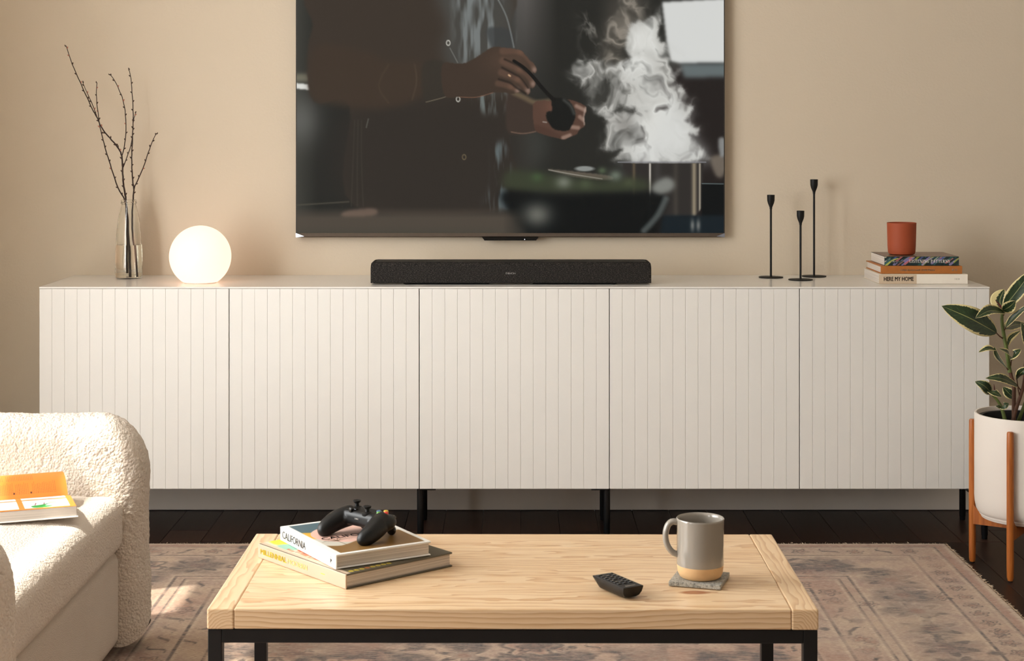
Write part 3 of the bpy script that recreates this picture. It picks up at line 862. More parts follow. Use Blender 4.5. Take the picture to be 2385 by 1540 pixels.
# ------------------------------------------------------------------ glass bottle with twigs
gm = bpy.data.materials.new('bottle_glass'); t = NT(gm)
t.bsdf.inputs['Base Color'].default_value = (.975, .985, .965, 1); t.bsdf.inputs['Transmission Weight'].default_value = 1.0
t.bsdf.inputs['Roughness'].default_value = .02; t.bsdf.inputs['IOR'].default_value = 1.45
wm = bpy.data.materials.new('vase_water'); t = NT(wm)
t.bsdf.inputs['Base Color'].default_value = (.97, .955, .90, 1); t.bsdf.inputs['Transmission Weight'].default_value = 1.0
t.bsdf.inputs['Roughness'].default_value = 0.0; t.bsdf.inputs['IOR'].default_value = 1.33
ZV = 5.60
vb = P(300, 651, ZV); vx = vb.x; vy = CAMY + ZV
S = ZV / F
va = thing('glass_vase', 'clear glass milk bottle vase half filled with water, holding budding twigs', 'vase', (vx, vy, CTOP))
outer = [(0, .0004), (26 * S, .0004), (30 * S, .004), (31.5 * S, .016), (31.5 * S, .05), (30.5 * S, .10), (28 * S, .155), (25 * S, .195), (21 * S, .222), (18 * S, .240), (16.5 * S, .246), (16.8 * S, .249), (18.4 * S, .251), (18.4 * S, .254), (16.6 * S, .2555), (17.8 * S, .258), (17.8 * S, .261), (17.0 * S, .2625)]
inner = [(r - .0028 if r > .012 else r, z) for r, z in outer if .0 < z]
inner = [(r, z) for r, z in inner if r > .005 and z > .012]
prof = outer[1:] + [(15.0 * S, .2615)] + [(r, z) for r, z in reversed(inner) if z < .250] + [(25 * S - .001, .0068)]
obj('bottle', MB().lathe(prof, 48, (0, 0, 0), True, True), gm, va)
zl = P(0, 570, ZV).z - CTOP
def rin(z):
    for (r0, a), (r1, c) in zip(outer[1:], outer[2:]):
        if a <= z <= c: return r0 + (r1 - r0) * (z - a) / max(1e-6, c - a)
    return .03
wp = [(25 * S - .0014, .0065), (28.5 * S - .0012, .010)] + [(rin(z) - .0024, z) for z in np.linspace(.016, zl, 9)]
obj('water', MB().lathe(wp, 48), wm, va)

mat('bark', rgb(46, 28, 22), .8, noise=(180, .35), bump=(300, .4, .002))
mat('bud', rgb(64, 44, 32), .8, noise=(260, .4))
mat('bud_pink', rgb(178, 116, 96), .7, noise=(260, .2))
V1 = lambda x, y, dz=0: P(x / 2.4057, 60 + y / 2.4057, ZV + dz)
def twig(label, lines, seed):
    """lines: (points in close-up pixels, r0, r1, depth at start, depth at end)"""
    root = thing('twig', label, 'twig', (0, 0, 0), 0, 'budding twigs in the glass vase')
    base = V1(*lines[0][0][0], lines[0][3]); root.location = base
    r = random.Random(seed); buds = MB(); pink = MB()
    for li, (pts, r0, r1, d0, d1) in enumerate(lines):
        p = smooth_poly(pts, 4, False); n = len(p)
        P3 = [V1(x, y, d0 + (d1 - d0) * i / (n - 1)) - base for i, (x, y) in enumerate(p)]
        P3 = [q + Vector((r.uniform(-1, 1), r.uniform(-1, 1), 0)) * .0007 for q in P3]
        rad = [r0 + (r1 - r0) * i / (n - 1) for i in range(n)]
        obj('stem' if li == 0 else 'side_shoot', MB().tube(P3, rad, 8), MATS['bark'], root)
        # buds
        acc = 0; side = 1
        for i in range(1, n):
            acc += (P3[i] - P3[i - 1]).length
            if (acc > .021 and (P3[i] + base).z > CTOP + .28) or i == n - 1:
                acc = 0; side = -side
                d = (P3[i] - P3[i - 1]).normalized()
                o_ = d.cross(Vector((r.uniform(-.4, .4), 1, 0))).normalized() * side
                q = P3[i] + o_ * (rad[i] + .0012) + d * .001
                tgt = pink if r.random() < .14 else buds
                k = len(tgt.v); tgt.ball((0, 0, 0), .0026 + r.uniform(0, .001), 7, 5, (.62, .62, 1.35))
                dd = (d * .8 + o_ * .55).normalized() if i < n - 1 else d
                tgt.xform(Matrix.Translation(q) @ dd.to_track_quat('Z', 'Y').to_matrix().to_4x4(), k)
    if buds.v:
        o = obj('buds', buds, MATS['bud'], root); o['kind'] = 'stuff'
    if pink.v:
        o = obj('blossom_buds', pink, MATS['bud_pink'], root); o['kind'] = 'stuff'
    return root
twig('tall forked twig leaning far left out of the glass vase', [
    ([(728, 1400), (722, 1230), (716, 1100), (708, 1010), (703, 960), (693, 900), (688, 830), (686, 780), (682, 730), (666, 690), (625, 640), (588, 598), (560, 552), (542, 510), (518, 468), (480, 385), (440, 295), (395, 190), (370, 112)], .0036, .0012, .0, -.03),
    ([(543, 512), (521, 450), (497, 395), (463, 318)], .0015, .0010, -.02, -.015),
    ([(683, 728), (697, 672), (706, 600), (703, 500), (690, 420), (665, 355), (640, 305), (615, 272)], .0017, .0011, -.005, .025),
    ([(690, 792), (713, 735), (737, 650), (745, 560), (752, 515), (761, 488)], .0016, .0011, -.005, -.04),
    ([(664, 692), (661, 672), (655, 668)], .0016, .0013, -.006, -.012)], 4)
twig('thin twig bowing left from the vase neck, ending in a dark bud', [
    ([(716, 1390), (712, 1200), (706, 1050), (700, 980), (660, 905), (625, 800), (600, 720), (578, 640), (560, 565), (548, 480), (540, 390), (543, 318)], .0026, .0011, .012, -.06)], 9)
twig('upright twig with a short right fork at the right of the vase neck', [
    ([(760, 1398), (748, 1230), (740, 1110), (742, 1030), (745, 985), (750, 920), (744, 870), (739, 800), (738, 720), (742, 640), (746, 500), (742, 400), (734, 300), (721, 245)], .0032, .0011, -.005, .035),
    ([(750, 915), (762, 885), (800, 800), (830, 715), (855, 645), (876, 603)], .0022, .0011, .0, -.03)], 15)

# ------------------------------------------------------------------ globe lamp
lm = bpy.data.materials.new('lamp_opal_glass'); t = NT(lm)
t.bsdf.inputs['Base Color'].default_value = (.25, .24, .22, 1); t.bsdf.inputs['Roughness'].default_value = .5
lw = t.new('ShaderNodeTexCoord'); gr = t.noise(t.coord(), 2.0, 1)
t.link(t.ramp(gr, [(.2, (1.0, .60, .42, 1)), (.8, (1.0, .61, .44, 1))]), t.bsdf.inputs['Emission Color'])
t.bsdf.inputs['Emission Strength'].default_value = 1.3
ZL = 5.44
lp = P(466.5, 597, ZL); R = 71.5 * ZL / F
la = thing('globe_lamp', 'glowing white globe table lamp on the sideboard', 'lamp', (lp.x, lp.y, CTOP))
zc = lp.z - CTOP
zcut = .003
a0 = math.asin(max(-1, (zcut - zc) / R))
prof = [(R * math.cos(a), zc + R * math.sin(a)) for a in np.linspace(a0, math.pi / 2 - .02, 36)] + [(.0005, zc + R)]
obj('globe_shade', MB().lathe(prof, 56), lm, la)
rb = R * math.cos(a0)
obj('base', MB().lathe([(rb - .004, .0003), (rb - .003, zcut + .0002)], 40), MATS['trim_white'], la)

# ------------------------------------------------------------------ candle holders
def candle_holder(px, py_base, py_top, label):
    p = on_plane(px, py_base, CTOP)
    ZZ = p.y - CAMY; s = ZZ / F
    H = P(px, py_top, ZZ).z - CTOP
    r = thing('candle_holder', label, 'candle holder', (p.x, p.y, CTOP), 0, 'black metal candle holders on the sideboard')
    obj('base', MB().lathe([(28 * s, .0003), (28.3 * s, .001), (28.3 * s, .0026), (27.8 * s, .0032), (2 * s, .0034)], 44), MATS['black_matte'], r)
    c0 = H - 33 * s
    obj('stem', MB().lathe([(2.5 * s, .003), (2.5 * s, c0 + .002)], 16), MATS['black_matte'], r)
    cup = [(2.6 * s, c0), (3.1 * s, c0), (3.1 * s, c0 + 3.5 * s), (4 * s, c0 + 6 * s), (7.2 * s, c0 + 14 * s), (8.6 * s, c0 + 20 * s), (8.9 * s, H), (7.9 * s, H), (7.5 * s, c0 + 20 * s), (3 * s, c0 + 12 * s)]
    obj('cup', MB().lathe(cup, 32), MATS['black_matte'], r)
    return r
candle_holder(1795.5, 646.8, 454, 'mid-height black candle holder, the one standing next to the television')
candle_holder(1864.5, 652.5, 491, 'shortest black candle holder, set in front of the other two')
candle_holder(1896.0, 644.6, 418, 'tallest black candle holder, close to the wall')

# ------------------------------------------------------------------ books
mat('paper', rgb(222, 214, 204), .8, noise=(60, .03))
def pages_mat():
    m = bpy.data.materials.new('page_edges'); t = NT(m)
    n = t.noise(t.coord('Object', (3, 3, 1400)), 1.0, 2)
    t.link(t.ramp(n, [(.3, rgb(176, 164, 152)), (.7, rgb(226, 216, 205))]), t.bsdf.inputs['Base Color'])
    t.bsdf.inputs['Roughness'].default_value = .85
    t.bump(n, .3, .001)
    MATS['pages'] = m
pages_mat()
def book(name, label, L, D, T, loc, rotz, m_cover, board=.0028, over=.003, m_spine=None, group=None, round_=.001):
    """spine along local x facing -y, thickness up"""
    r = thing(name, label, 'book', loc, rotz, group)
    obj('back_cover', MB().rbox(-L / 2, L / 2, .001, D, .0002, board, min(round_, board / 2.2), 1), m_cover, r)
    obj('front_cover', MB().rbox(-L / 2, L / 2, .001, D, T - board, T, min(round_, board / 2.2), 1), m_cover, r)
    obj('spine', MB().rbox(-L / 2, L / 2, 0, .0035, .0003, T - .0001, round_, 2), m_spine or m_cover, r)
    obj('page_block', MB().box(-L / 2 + over, L / 2 - over, .003, D - over, board, T - board), MATS['pages'], r)
    return r
mat('cover_cream', rgb(218, 206, 188), .6, noise=(30, .02))
mat('cover_tan', rgb(172, 104, 44), .55, noise=(60, .05))
mat('cover_white', rgb(246, 242, 236), .4, noise=(20, .01))
mat('cover_olive', rgb(92, 84, 68), .5, noise=(40, .06))
mat('spine_taupe', rgb(196, 170, 146), .5, noise=(20, .02))
mat('ink_yellow', rgb(232, 206, 56), .5, noise=(200, .03))
attr_mat('printed_cover', .35, .5)
attr_mat('printed_matte', .6, .4)

ZK = 5.385
def kx(px, Z=ZK): return (px - CX) * Z / F
yK = CAMY + ZK
# bottom: cream
T1 = P(0, 638.5, ZK).z - CTOP
L1 = kx(2254) - kx(2047)
b1 = book('art_book', 'cream book at the bottom of the stack on the sideboard, bold black spine title', L1, .235, T1, ((kx(2047) + kx(2254)) / 2, yK, CTOP), 0, MATS['cover_cream'], .0025, .002, group='books stacked on the sideboard')
zc = T1 / 2
bw = kx(2135) - kx(2047)
obj('title_block', MB().box(-L1 / 2 + .0005, -L1 / 2 + bw, -.0003, .001, .0012, T1 - .0012), mat('block_beige', rgb(206, 184, 158), .6, noise=(30, .02)), b1)
obj('white_block', MB().box(-L1 / 2 + bw, L1 / 2 - .0005, -.0003, .001, .0012, T1 - .0012), mat('block_white', rgb(236, 227, 214), .6, noise=(30, .02)), b1)
text('HERE MY HOME', .0190, MATS['ink_black'], b1, Matrix.Translation((kx(2058) - b1.location.x, -.0006, zc)) @ FRONT, 'LEFT', width=kx(2127) - kx(2058), bold=.00035)
text('I BOR', .008, MATS['ink_grey'], b1, Matrix.Translation((kx(2223) - b1.location.x, -.0006, zc)) @ FRONT, 'LEFT', width=kx(2235) - kx(2223))
# middle: tan
z2 = CTOP + T1 + .0003
T2 = P(0, 620, ZK).z - z2
b2 = book('hardback_book', 'thin tan hardback in the middle of the stack on the sideboard', kx(2242) - kx(2052), .225, T2, ((kx(2052) + kx(2242)) / 2, yK + .004, z2), 0, MATS['cover_tan'], .003, .004, group='books stacked on the sideboard')
text('Living Rooms and Other Places', .0088, mat('ink_peach', rgb(236, 212, 182), .5, noise=(200, .02)), b2, Matrix.Translation((kx(2098) - b2.location.x, -.0004, T2 / 2)) @ FRONT, 'LEFT', width=kx(2177) - kx(2098), bold=.00012)
text('B U', .0085, MATS['ink_peach'], b2, Matrix.Translation((kx(2218) - b2.location.x, -.0004, T2 / 2)) @ FRONT, 'LEFT', width=kx(2229) - kx(2218), bold=.0003)
# top: patterned paperback
z3 = z2 + T2 + .0003
T3 = P(0, 598.5, ZK).z - z3
L3 = kx(2236) - kx(2062)
b3 = book('pattern_book', 'colourful brush-stroke patterned paperback on top of the sideboard stack', L3, .205, T3, ((kx(2062) + kx(2236)) / 2, yK + .012, z3), 0, mat('cover_dark_green', rgb(38, 54, 52), .4, noise=(30, .1)), .0012, .0008, group='books stacked on the sideboard')
def strokes(cv, n, seed, slant):
    r = random.Random(seed)
    cols = [(24, 48, 50), (20, 34, 44), (150, 160, 60), (176, 182, 92), (142, 128, 188), (92, 96, 170), (196, 110, 110), (40, 84, 78), (168, 150, 200), (16, 26, 30), (214, 208, 180), (60, 110, 120)]
    for i in range(n):
        x = r.uniform(cv.x[0] - 10, cv.x[-1] + 10); y = r.uniform(cv.y[0], cv.y[-1]); l = r.uniform(16, 42)
        w = r.uniform(2.0, 6.0)
        cv.put(cv.stroke([(x, y), (x + l * .5, y + slant * l * .35 + r.uniform(-1, 1)), (x + l, y + slant * l * .55)], (w, w * .4), .6), r.choice(cols), r.uniform(.7, 1))
cs = Canvas(0, 174, 0, 22, 349, 45, (26, 44, 46)); strokes(cs, 75, 5, -1.15)
print_plane('spine_print', cs, (-L3 / 2 + .0004, -.0003, T3 - .0004), (L3 - .0008, 0, 0), (0, 0, -T3 + .0008), MATS['printed_cover'], b3)
ct = Canvas(0, 174, 0, 120, 175, 121, (120, 92, 78)); strokes(ct, 70, 11, .5)
ct.C = ct.C * .45 + np.array((128, 100, 84)) * .55
print_plane('cover_print', ct, (-L3 / 2 + .001, .199, T3 + .0003), (L3 - .002, 0, 0), (0, -.196, 0), MATS['printed_cover'], b3)
text('SULANA', .0062, MATS['ink_white'], b3, Matrix.Translation((kx(2077) - b3.location.x, -.0008, T3 * .46)) @ FRONT, 'LEFT', width=kx(2097) - kx(2077), bold=.0002)

# serif capitals drawn as strokes: (x0,y0,x1,y1,width) in a 1 x 1.4 box
def serif_text(body, height, width, m, parent, M):
    TK, TN = .24, .085
    G = {
     'L': (0.9, [('v', .25), ('h', .05, .85, .04), ('t', .82, 0, .45), ('h', .05, .45, 1.36)]),
     'I': (.55, [('v', .275), ('h', .05, .5, .04), ('h', .05, .5, 1.36)]),
     'T': (1.0, [('v', .5), ('h', .05, .95, 1.36), ('t', .09, .95, 1.4), ('t', .91, .95, 1.4), ('h', .3, .7, .04)]),
     'E': (.95, [('v', .25), ('h', .05, .88, .04), ('h', .05, .88, 1.36), ('h', .2, .65, .72), ('t', .85, 0, .4), ('t', .85, 1.0, 1.4)]),
     'N': (1.15, [('n', .2), ('n', .95), ('d', .2, 1.38, .95, .02), ('h', .03, .4, 1.36), ('h', .78, 1.12, 1.36), ('h', .03, .38, .04)]),
     'P': (.95, [('v', .25), ('h', .05, .5, .04), ('a', .42, 1.03, .40, .35, -95, 95), ('h', .05, .5, 1.36), ('h', .2, .5, .70)]),
     'R': (1.05, [('v', .25), ('h', .05, .5, .04), ('a', .42, 1.05, .38, .33, -95, 95), ('h', .05, .5, 1.36), ('h', .2, .5, .74), ('d', .5, .74, .9, .02), ('h', .8, 1.05, .04)]),
     'A': (1.15, [('d', .55, 1.4, .95, .02), ('e', .55, 1.4, .18, .02), ('h', .3, .8, .48), ('h', .02, .36, .04), ('h', .75, 1.15, .04)]),
     'S': (.85, [('a', .43, 1.04, .30, .34, 30, 270), ('a', .43, .36, .33, .35, -150, 90), ('t', .74, 1.0, 1.36), ('t', .1, .04, .42)]),
     'G': (1.1, [('a', .58, .70, .46, .70, 45, 315), ('n2', .92, 0.05, .62), ('h', .7, 1.1, .6)]),
     ' ': (.55, [])}
    b = MB(); x = 0
    def q(x0, y0, x1, y1): b.add([(x + x0, y0, 0), (x + x1, y0, 0), (x + x1, y1, 0), (x + x0, y1, 0)], [(0, 1, 2, 3)])
    for ch in body:
        w, items = G[ch]
        for it in items:
            k = it[0]
            if k == 'v': q(it[1] - TK / 2, 0, it[1] + TK / 2, 1.4)
            elif k == 'n': q(it[1] - TN / 2, 0, it[1] + TN / 2, 1.4)
            elif k == 'n2': q(it[1] - TK / 2, it[2], it[1] + TK / 2, it[3])
            elif k == 'h': q(it[1], it[3] - TN / 2, it[2], it[3] + TN / 2)
            elif k == 't': q(it[1] - TN / 2, it[2], it[1] + TN / 2, it[3])
            elif k in 'de':
                h = (TK if k == 'd' else TN) / 2 * 1.05
                b.add([(x + it[1] - h, it[2], 0), (x + it[3] - h, it[4], 0), (x + it[3] + h, it[4], 0), (x + it[1] + h, it[2], 0)], [(0, 1, 2, 3)])
            elif k == 'a':
                _, cx, cy, rx, ry, a0, a1 = it; n = 12; V = []
                for i in range(n + 1):
                    a = math.radians(a0 + (a1 - a0) * i / n)
                    th = TN / 2 + (TK - TN) / 2 * abs(math.cos(a)) ** 1.5
                    for s in (-1, 1): V.append((x + cx + (rx + s * th) * math.cos(a), cy + (ry + s * th * .8) * math.sin(a), 0))
                b.add(V, [(2 * i, 2 * i + 1, 2 * i + 3, 2 * i + 2) for i in range(n)])
        x += w + .13
    sx = width / x; sy = height / 1.4
    b.v = [(vx_ * sx, (vy_ - .7) * sy, 0) for vx_, vy_, _ in b.v]
    b.xform(M)
    return obj('title_lettering', b, m, parent)
serif_text('LISTENING PATTERNS', .0098, kx(2215) - kx(2120), MATS['ink_white'], b3, Matrix.Translation((kx(2120) - b3.location.x, -.0008, T3 * .5)) @ FRONT)
text('z', .006, MATS['ink_white'], b3, Matrix.Translation((kx(2223) - b3.location.x, -.0008, T3 * .5)) @ FRONT, 'LEFT')

# terracotta cup
mat('terracotta', rgb(158, 74, 44), .62, spec=.3, noise=(8, .04), bump=(220, .12, .001))
mat('wax', rgb(196, 120, 84), .6, noise=(20, .04))
ztop = z3 + T3 + .0004
ZC = 5.48
cp = thing('candle_cup', 'matte terracotta candle tumbler on top of the stacked books', 'candle', (P(2100, 0, ZC).x, CAMY + ZC, ztop))
s = ZC / F
Hc = P(0, 518.5, ZC).z - ztop
prof = [(25 * s, .0002), (29.5 * s, .003), (31.3 * s, .009), (32.3 * s, .03), (33.6 * s, Hc - .004), (33.8 * s, Hc - .001), (33.3 * s, Hc), (32.2 * s, Hc - .001), (31 * s, .04), (29 * s, .012), (5 * s, .010)]
obj('tumbler', MB().lathe(prof, 56), MATS['terracotta'], cp)
obj('wax', MB().lathe([(29.5 * s, .0115), (31.0 * s, .052), (4 * s, .0525)], 40), MATS['wax'], cp)
obj('wick', MB().tube([(0, 0, .052), (.0004, 0, .060), (.0015, .0004, .0655)], .0008, 6), MATS['ink_black'], cp)
# ------------------------------------------------------------------ rug
def rug_mat():
    m = bpy.data.materials.new('rug_weave'); t = NT(m)
    a = t.new('ShaderNodeAttribute', attribute_name='print')
    sep = t.new('ShaderNodeSeparateColor'); t.link(a.outputs['Color'], sep.inputs[0])
    ink, pink, light = sep.outputs
    # wear and weft streaks along x
    co = t.coord('Object')
    st = t.noise(t.coord('Object', (22, 260, 1)), 1.0, 3, .6)
    st2 = t.noise(t.coord('Object', (90, 900, 1)), 1.0, 2, .6)
    st3 = t.noise(t.coord('Object', (34, 210, 1), (3, 5, 0)), 1.0, 3, .6)
    wr = t.noise(co, 7.0, 4, .6)
    wr2 = t.noise(co, 34.0, 3, .6)
    BW = lambda v, lo, hi: t.ramp(v, [(lo, (0, 0, 0, 1)), (hi, (1, 1, 1, 1))])
    base = t.mix(BW(wr, .35, .68), rgb(192, 166, 142), rgb(170, 144, 130))
    base = t.mix(t.math('MULTIPLY', BW(wr2, .4, .7), .5), base, rgb(206, 184, 160))
    pk = t.math('MULTIPLY', pink, BW(st, .32, .66))
    c = t.mix(pk, base, rgb(160, 108, 90))
    lt = t.math('MULTIPLY', t.math('MULTIPLY', light, BW(st, .38, .62)), BW(wr2, .25, .5))
    c = t.mix(t.math('MULTIPLY', lt, .75), c, rgb(216, 196, 172))
    # the dark yarn is worn: it survives in short weft dashes
    dash = t.math('ADD', t.math('MULTIPLY', st, .75), t.math('MULTIPLY', st2, .5))
    ik = t.math('MULTIPLY', ink, BW(dash, .46, .66))
    ik = t.math('MULTIPLY', ik, t.ramp(wr2, [(.28, (.4, .4, .4, 1)), (.5, (1, 1, 1, 1))]))
    c = t.mix(ik, c, rgb(60, 57, 62))
    # stray dark dashes all over, pale knots of bare weft
    wk = t.math('MULTIPLY', BW(st3, .60, .70), BW(wr, .40, .60))
    c = t.mix(t.math('MULTIPLY', wk, .8), c, rgb(84, 74, 74))
    c = t.mix(t.math('MULTIPLY', t.ramp(st2, [(.35, (1, 1, 1, 1)), (.55, (0, 0, 0, 1))]), .48), c, rgb(110, 84, 72))
    c = t.mix(t.math('MULTIPLY', BW(st2, .52, .72), .40), c, rgb(226, 206, 186))
    t.link(c, t.bsdf.inputs['Base Color'])
    t.bsdf.inputs['Roughness'].default_value = .95; t.bsdf.inputs['Specular IOR Level'].default_value = .1
    t.bsdf.inputs['Sheen Weight'].default_value = .15
    t.bump(t.math('ADD', st2, t.math('MULTIPLY', st, .5)), .5, .003)
    MATS['rug'] = m
rug_mat()
RUGX0, RUGX1, RUGY0, RUGY1, RUGZ = -1.352, 1.352, -4.10, -0.505, 0.009
def rug():
    xs = np.arange(RUGX0, RUGX1 + .001, .0045)
    ys = np.concatenate([np.arange(RUGY0, -2.0, .03), np.arange(-2.0, RUGY1 - .0001, .0045), [RUGY1]])
    X, Y = np.meshgrid(xs, ys, indexing='ij')
    d = np.minimum(np.minimum(X - RUGX0, RUGX1 - X), np.minimum(Y - RUGY0, RUGY1 - Y))
    ink = np.zeros(X.shape); pink = np.zeros(X.shape); light = np.zeros(X.shape)
    line = lambda c, w: np.clip(1.4 - np.abs(d - c) / w, 0, 1)
    for c, w in ((.050, .003), (.150, .004), (.385, .004), (.415, .003), (.515, .004), (.60, .003)): ink = np.maximum(ink, .75 * line(c, w))
    for c, w in ((.014, .012), (.060, .004), (.160, .004), (.375, .005), (.425, .005), (.525, .005), (.61, .004)): light = np.maximum(light, line(c, w))
    pink = np.maximum(pink, .9 * ((d > .022) & (d < .046)))
    rs = np.random.RandomState(11)
    def stamp(cx, cy, R, kind, rot, a=1.0):
        ix = np.where((xs > cx - R * 1.2) & (xs < cx + R * 1.2))[0]; iy = np.where((ys > cy - R * 1.2) & (ys < cy + R * 1.2))[0]
        if len(ix) < 2 or len(iy) < 2: return
        sl = np.ix_(ix, iy); dx = (X[sl] - cx) / R; dy = (Y[sl] - cy) / R
        r = np.hypot(dx, dy); th = np.arctan2(dy, dx) + rot
        if kind == 0:      # rosette
            pet = .62 + .30 * np.cos(6 * th)
            v = np.clip((pet - r) * 6, 0, 1) * np.clip((r - pet * .45) * 5, .25, 1)
            ink[sl] = np.maximum(ink[sl], a * v)
            light[sl] = np.maximum(light[sl], np.clip(1.2 - np.abs(r - pet - .06) * 14, 0, 1))
            pink[sl] = np.maximum(pink[sl], np.clip((.28 - r) * 8, 0, 1))
        elif kind == 1:    # leaf sprig
            u = dx * np.cos(rot) + dy * np.sin(rot); w = -dx * np.sin(rot) + dy * np.cos(rot)
            v = np.clip((.22 * (1 - u * u) - np.abs(w - .18 * np.sin(3 * u))) * 12, 0, 1)
            v = np.maximum(v, np.clip(1.3 - np.abs(w - .35 * np.sin(4 * u)) * 22, 0, 1) * (np.abs(u) < 1))
            ink[sl] = np.maximum(ink[sl], a * v)
        elif kind == 2:    # outlined flower
            pet = .7 + .18 * np.cos(5 * th)
            ink[sl] = np.maximum(ink[sl], a * np.clip(1.2 - np.abs(r - pet) * 9, 0, 1))
            ink[sl] = np.maximum(ink[sl], a * .8 * np.clip(1.2 - np.abs(r - pet * .45) * 9, 0, 1))
            pink[sl] = np.maximum(pink[sl], .8 * np.clip((pet - .1 - r) * 5, 0, 1))
        else:              # cloudy dark patch
            g = np.clip(1.15 - r - .55 * (fbm(dx * 3 + cx * 9, dy * 3 + cy * 7, 3, 41)), 0, 1)
            ink[sl] = np.maximum(ink[sl], a * np.clip(g * 2.2, 0, 1))
    # border bands: flowers at even spacing along each side
    def along(off, step, fn):
        for x in np.arange(RUGX0 + off, RUGX1 - off + .001, step): fn(x, RUGY1 - off)
        for y in np.arange(RUGY1 - off - step, -2.6, -step):
            fn(RUGX0 + off, y); fn(RUGX1 - off, y)
    k = [0]
    def small(x, y):
        k[0] += 1
        stamp(x + rs.uniform(-.006, .006), y + rs.uniform(-.006, .006), .030 if k[0] % 2 else .040, 2 if k[0] % 2 else 1, rs.uniform(0, 6), .95)
    along(.105, .082, small)
    def big(x, y):
        k[0] += 1
        if k[0] % 2: stamp(x, y, .098, 0, rs.uniform(0, 6), 1.0); stamp(x, y, .12, 3, 0, .55)
        else:
            stamp(x, y, .075, 2, rs.uniform(0, 6), .8)
            for q in range(3): stamp(x + rs.uniform(-.07, .07), y + rs.uniform(-.07, .07), .05, 1, rs.uniform(0, 6), .8)
    along(.268, .155, big)
    def mid(x, y): stamp(x, y, .036, rs.choice([1, 2]), rs.uniform(0, 6), .75)
    along(.47, .085, mid)
    for i in range(190):
        x = rs.uniform(RUGX0 + .62, RUGX1 - .62); y = rs.uniform(-2.2, RUGY1 - .62)
        stamp(x, y, rs.uniform(.035, .10), rs.choice([0, 1, 2, 3, 3]), rs.uniform(0, 6), .9)
    for i in range(170):
        x = rs.uniform(RUGX0 + .05, RUGX1 - .05); y = rs.uniform(-2.2, RUGY1 - .05)
        stamp(x, y, rs.uniform(.012, .036), rs.choice([1, 1, 2, 3]), rs.uniform(0, 6), .8)
    pk = np.clip((fbm(X * 5, Y * 5, 3, 51) - .46) * 4, 0, 1)
    band = np.clip(1.3 - np.abs(d - .27) / .085, 0, 1)
    ink = np.maximum(ink, band * np.clip((fbm(X * 9, Y * 13, 4, 57) - .50) * 6, 0, .85))
    ink = np.maximum(ink, (d > .62) * np.clip((fbm(X * 8, Y * 12, 4, 58) - .53) * 6, 0, .8))
    pink = np.clip(np.maximum(pink, .75 * pk), 0, 1)
    ink = np.clip(1.6 * ink * np.clip(1.25 - .9 * np.clip((fbm(X * 6, Y * 6, 3, 55) - .45) * 4, 0, 1), .3, 1), 0, 1)
    Z = np.full(X.shape, RUGZ) + .0012 * (fbm(X * 3, Y * 3, 2, 60) - .5)
    dd = np.clip(d / .006, 0, 1)
    Z = .0015 + (Z - .0015) * np.sqrt(dd)
    A = np.stack([X, Y, Z], -1)
    me = mesh_from('pile', A, grid_faces(*X.shape), True)
    set_print(me, np.stack([ink, pink, light], -1).reshape(-1, 3))
    r = thing('rug', 'faded vintage floral rug in beige and rose under the coffee table', 'rug', (0, 0, 0))
    obj('pile', me, MATS['rug'], r)
    obj('backing', MB().box(RUGX0 + .001, RUGX1 - .001, RUGY0 + .001, RUGY1 - .001, .0004, .0025), mat('rug_backing', rgb(170, 150, 128), .9, noise=(60, .1)), r)
    # frayed edge yarns
    b = MB(); q = random.Random(2)
    def yarn(x, y, ox, oy):
        l = q.uniform(.004, .011); s = q.uniform(-.5, .5)
        z = RUGZ * q.uniform(.5, 1.05); ax = Vector((ox - oy * s, oy + ox * s, 0)) * l; sd_ = Vector((-oy, ox, 0)) * .0011
        p = Vector((x, y, z)); e = p + ax + Vector((0, 0, q.uniform(-.004, .003)))
        if e.z < .0015: e.z = .0015
        b.add([p - sd_, p + sd_, e + sd_ * .4, e - sd_ * .4, p + Vector((0, 0, .0016))], [(0, 1, 2, 3), (0, 4, 3), (1, 2, 4), (4, 2, 3)])
    x = RUGX0
    while x < RUGX1: yarn(x, RUGY1 - .003, 0, 1); x += .0042
    y = RUGY1
    while y > -2.4:
        yarn(RUGX1 - .003, y, 1, 0); yarn(RUGX0 + .003, y, -1, 0); y -= .0042
    o = obj('frayed_edge', b, mat('rug_yarn', rgb(206, 186, 160), .95, noise=(80, .12)), r); o['kind'] = 'stuff'
rug()

# ------------------------------------------------------------------ coffee table
TT = 0.45
c_fl, c_fr = on_plane(477, 1418.5, TT), on_plane(1902, 1420, TT)
c_bl, c_br = on_plane(600, 1243, TT), on_plane(1802, 1245, TT)
tc = (c_fl + c_fr + c_bl + c_br) / 4
TL = ((c_fr - c_fl).length + (c_br - c_bl).length) / 4
TD = ((c_bl - c_fl).length + (c_br - c_fr).length) / 4
trot = math.atan2((c_fr - c_fl).y + (c_br - c_bl).y, (c_fr - c_fl).x + (c_br - c_bl).x)
tb = thing('coffee_table', 'pale pine coffee table with black square-tube steel frame', 'table', (tc.x, tc.y, RUGZ), trot)
z1 = TT - RUGZ; z0 = z1 - .036
EW = P(540, 0, 2.97).x - P(477, 0, 2.97).x
top_ = MB()
gap = .00015; nb = 4
tp = obj('tabletop', MB().box(-TL + .01, TL - .01, -TD + .01, TD - .01, z0 + .001, z1 - .004), MATS['pine_x'], tb)
rr_ = random.Random(5)
yy = -TD
wid = [.30, .22, .27, .21]
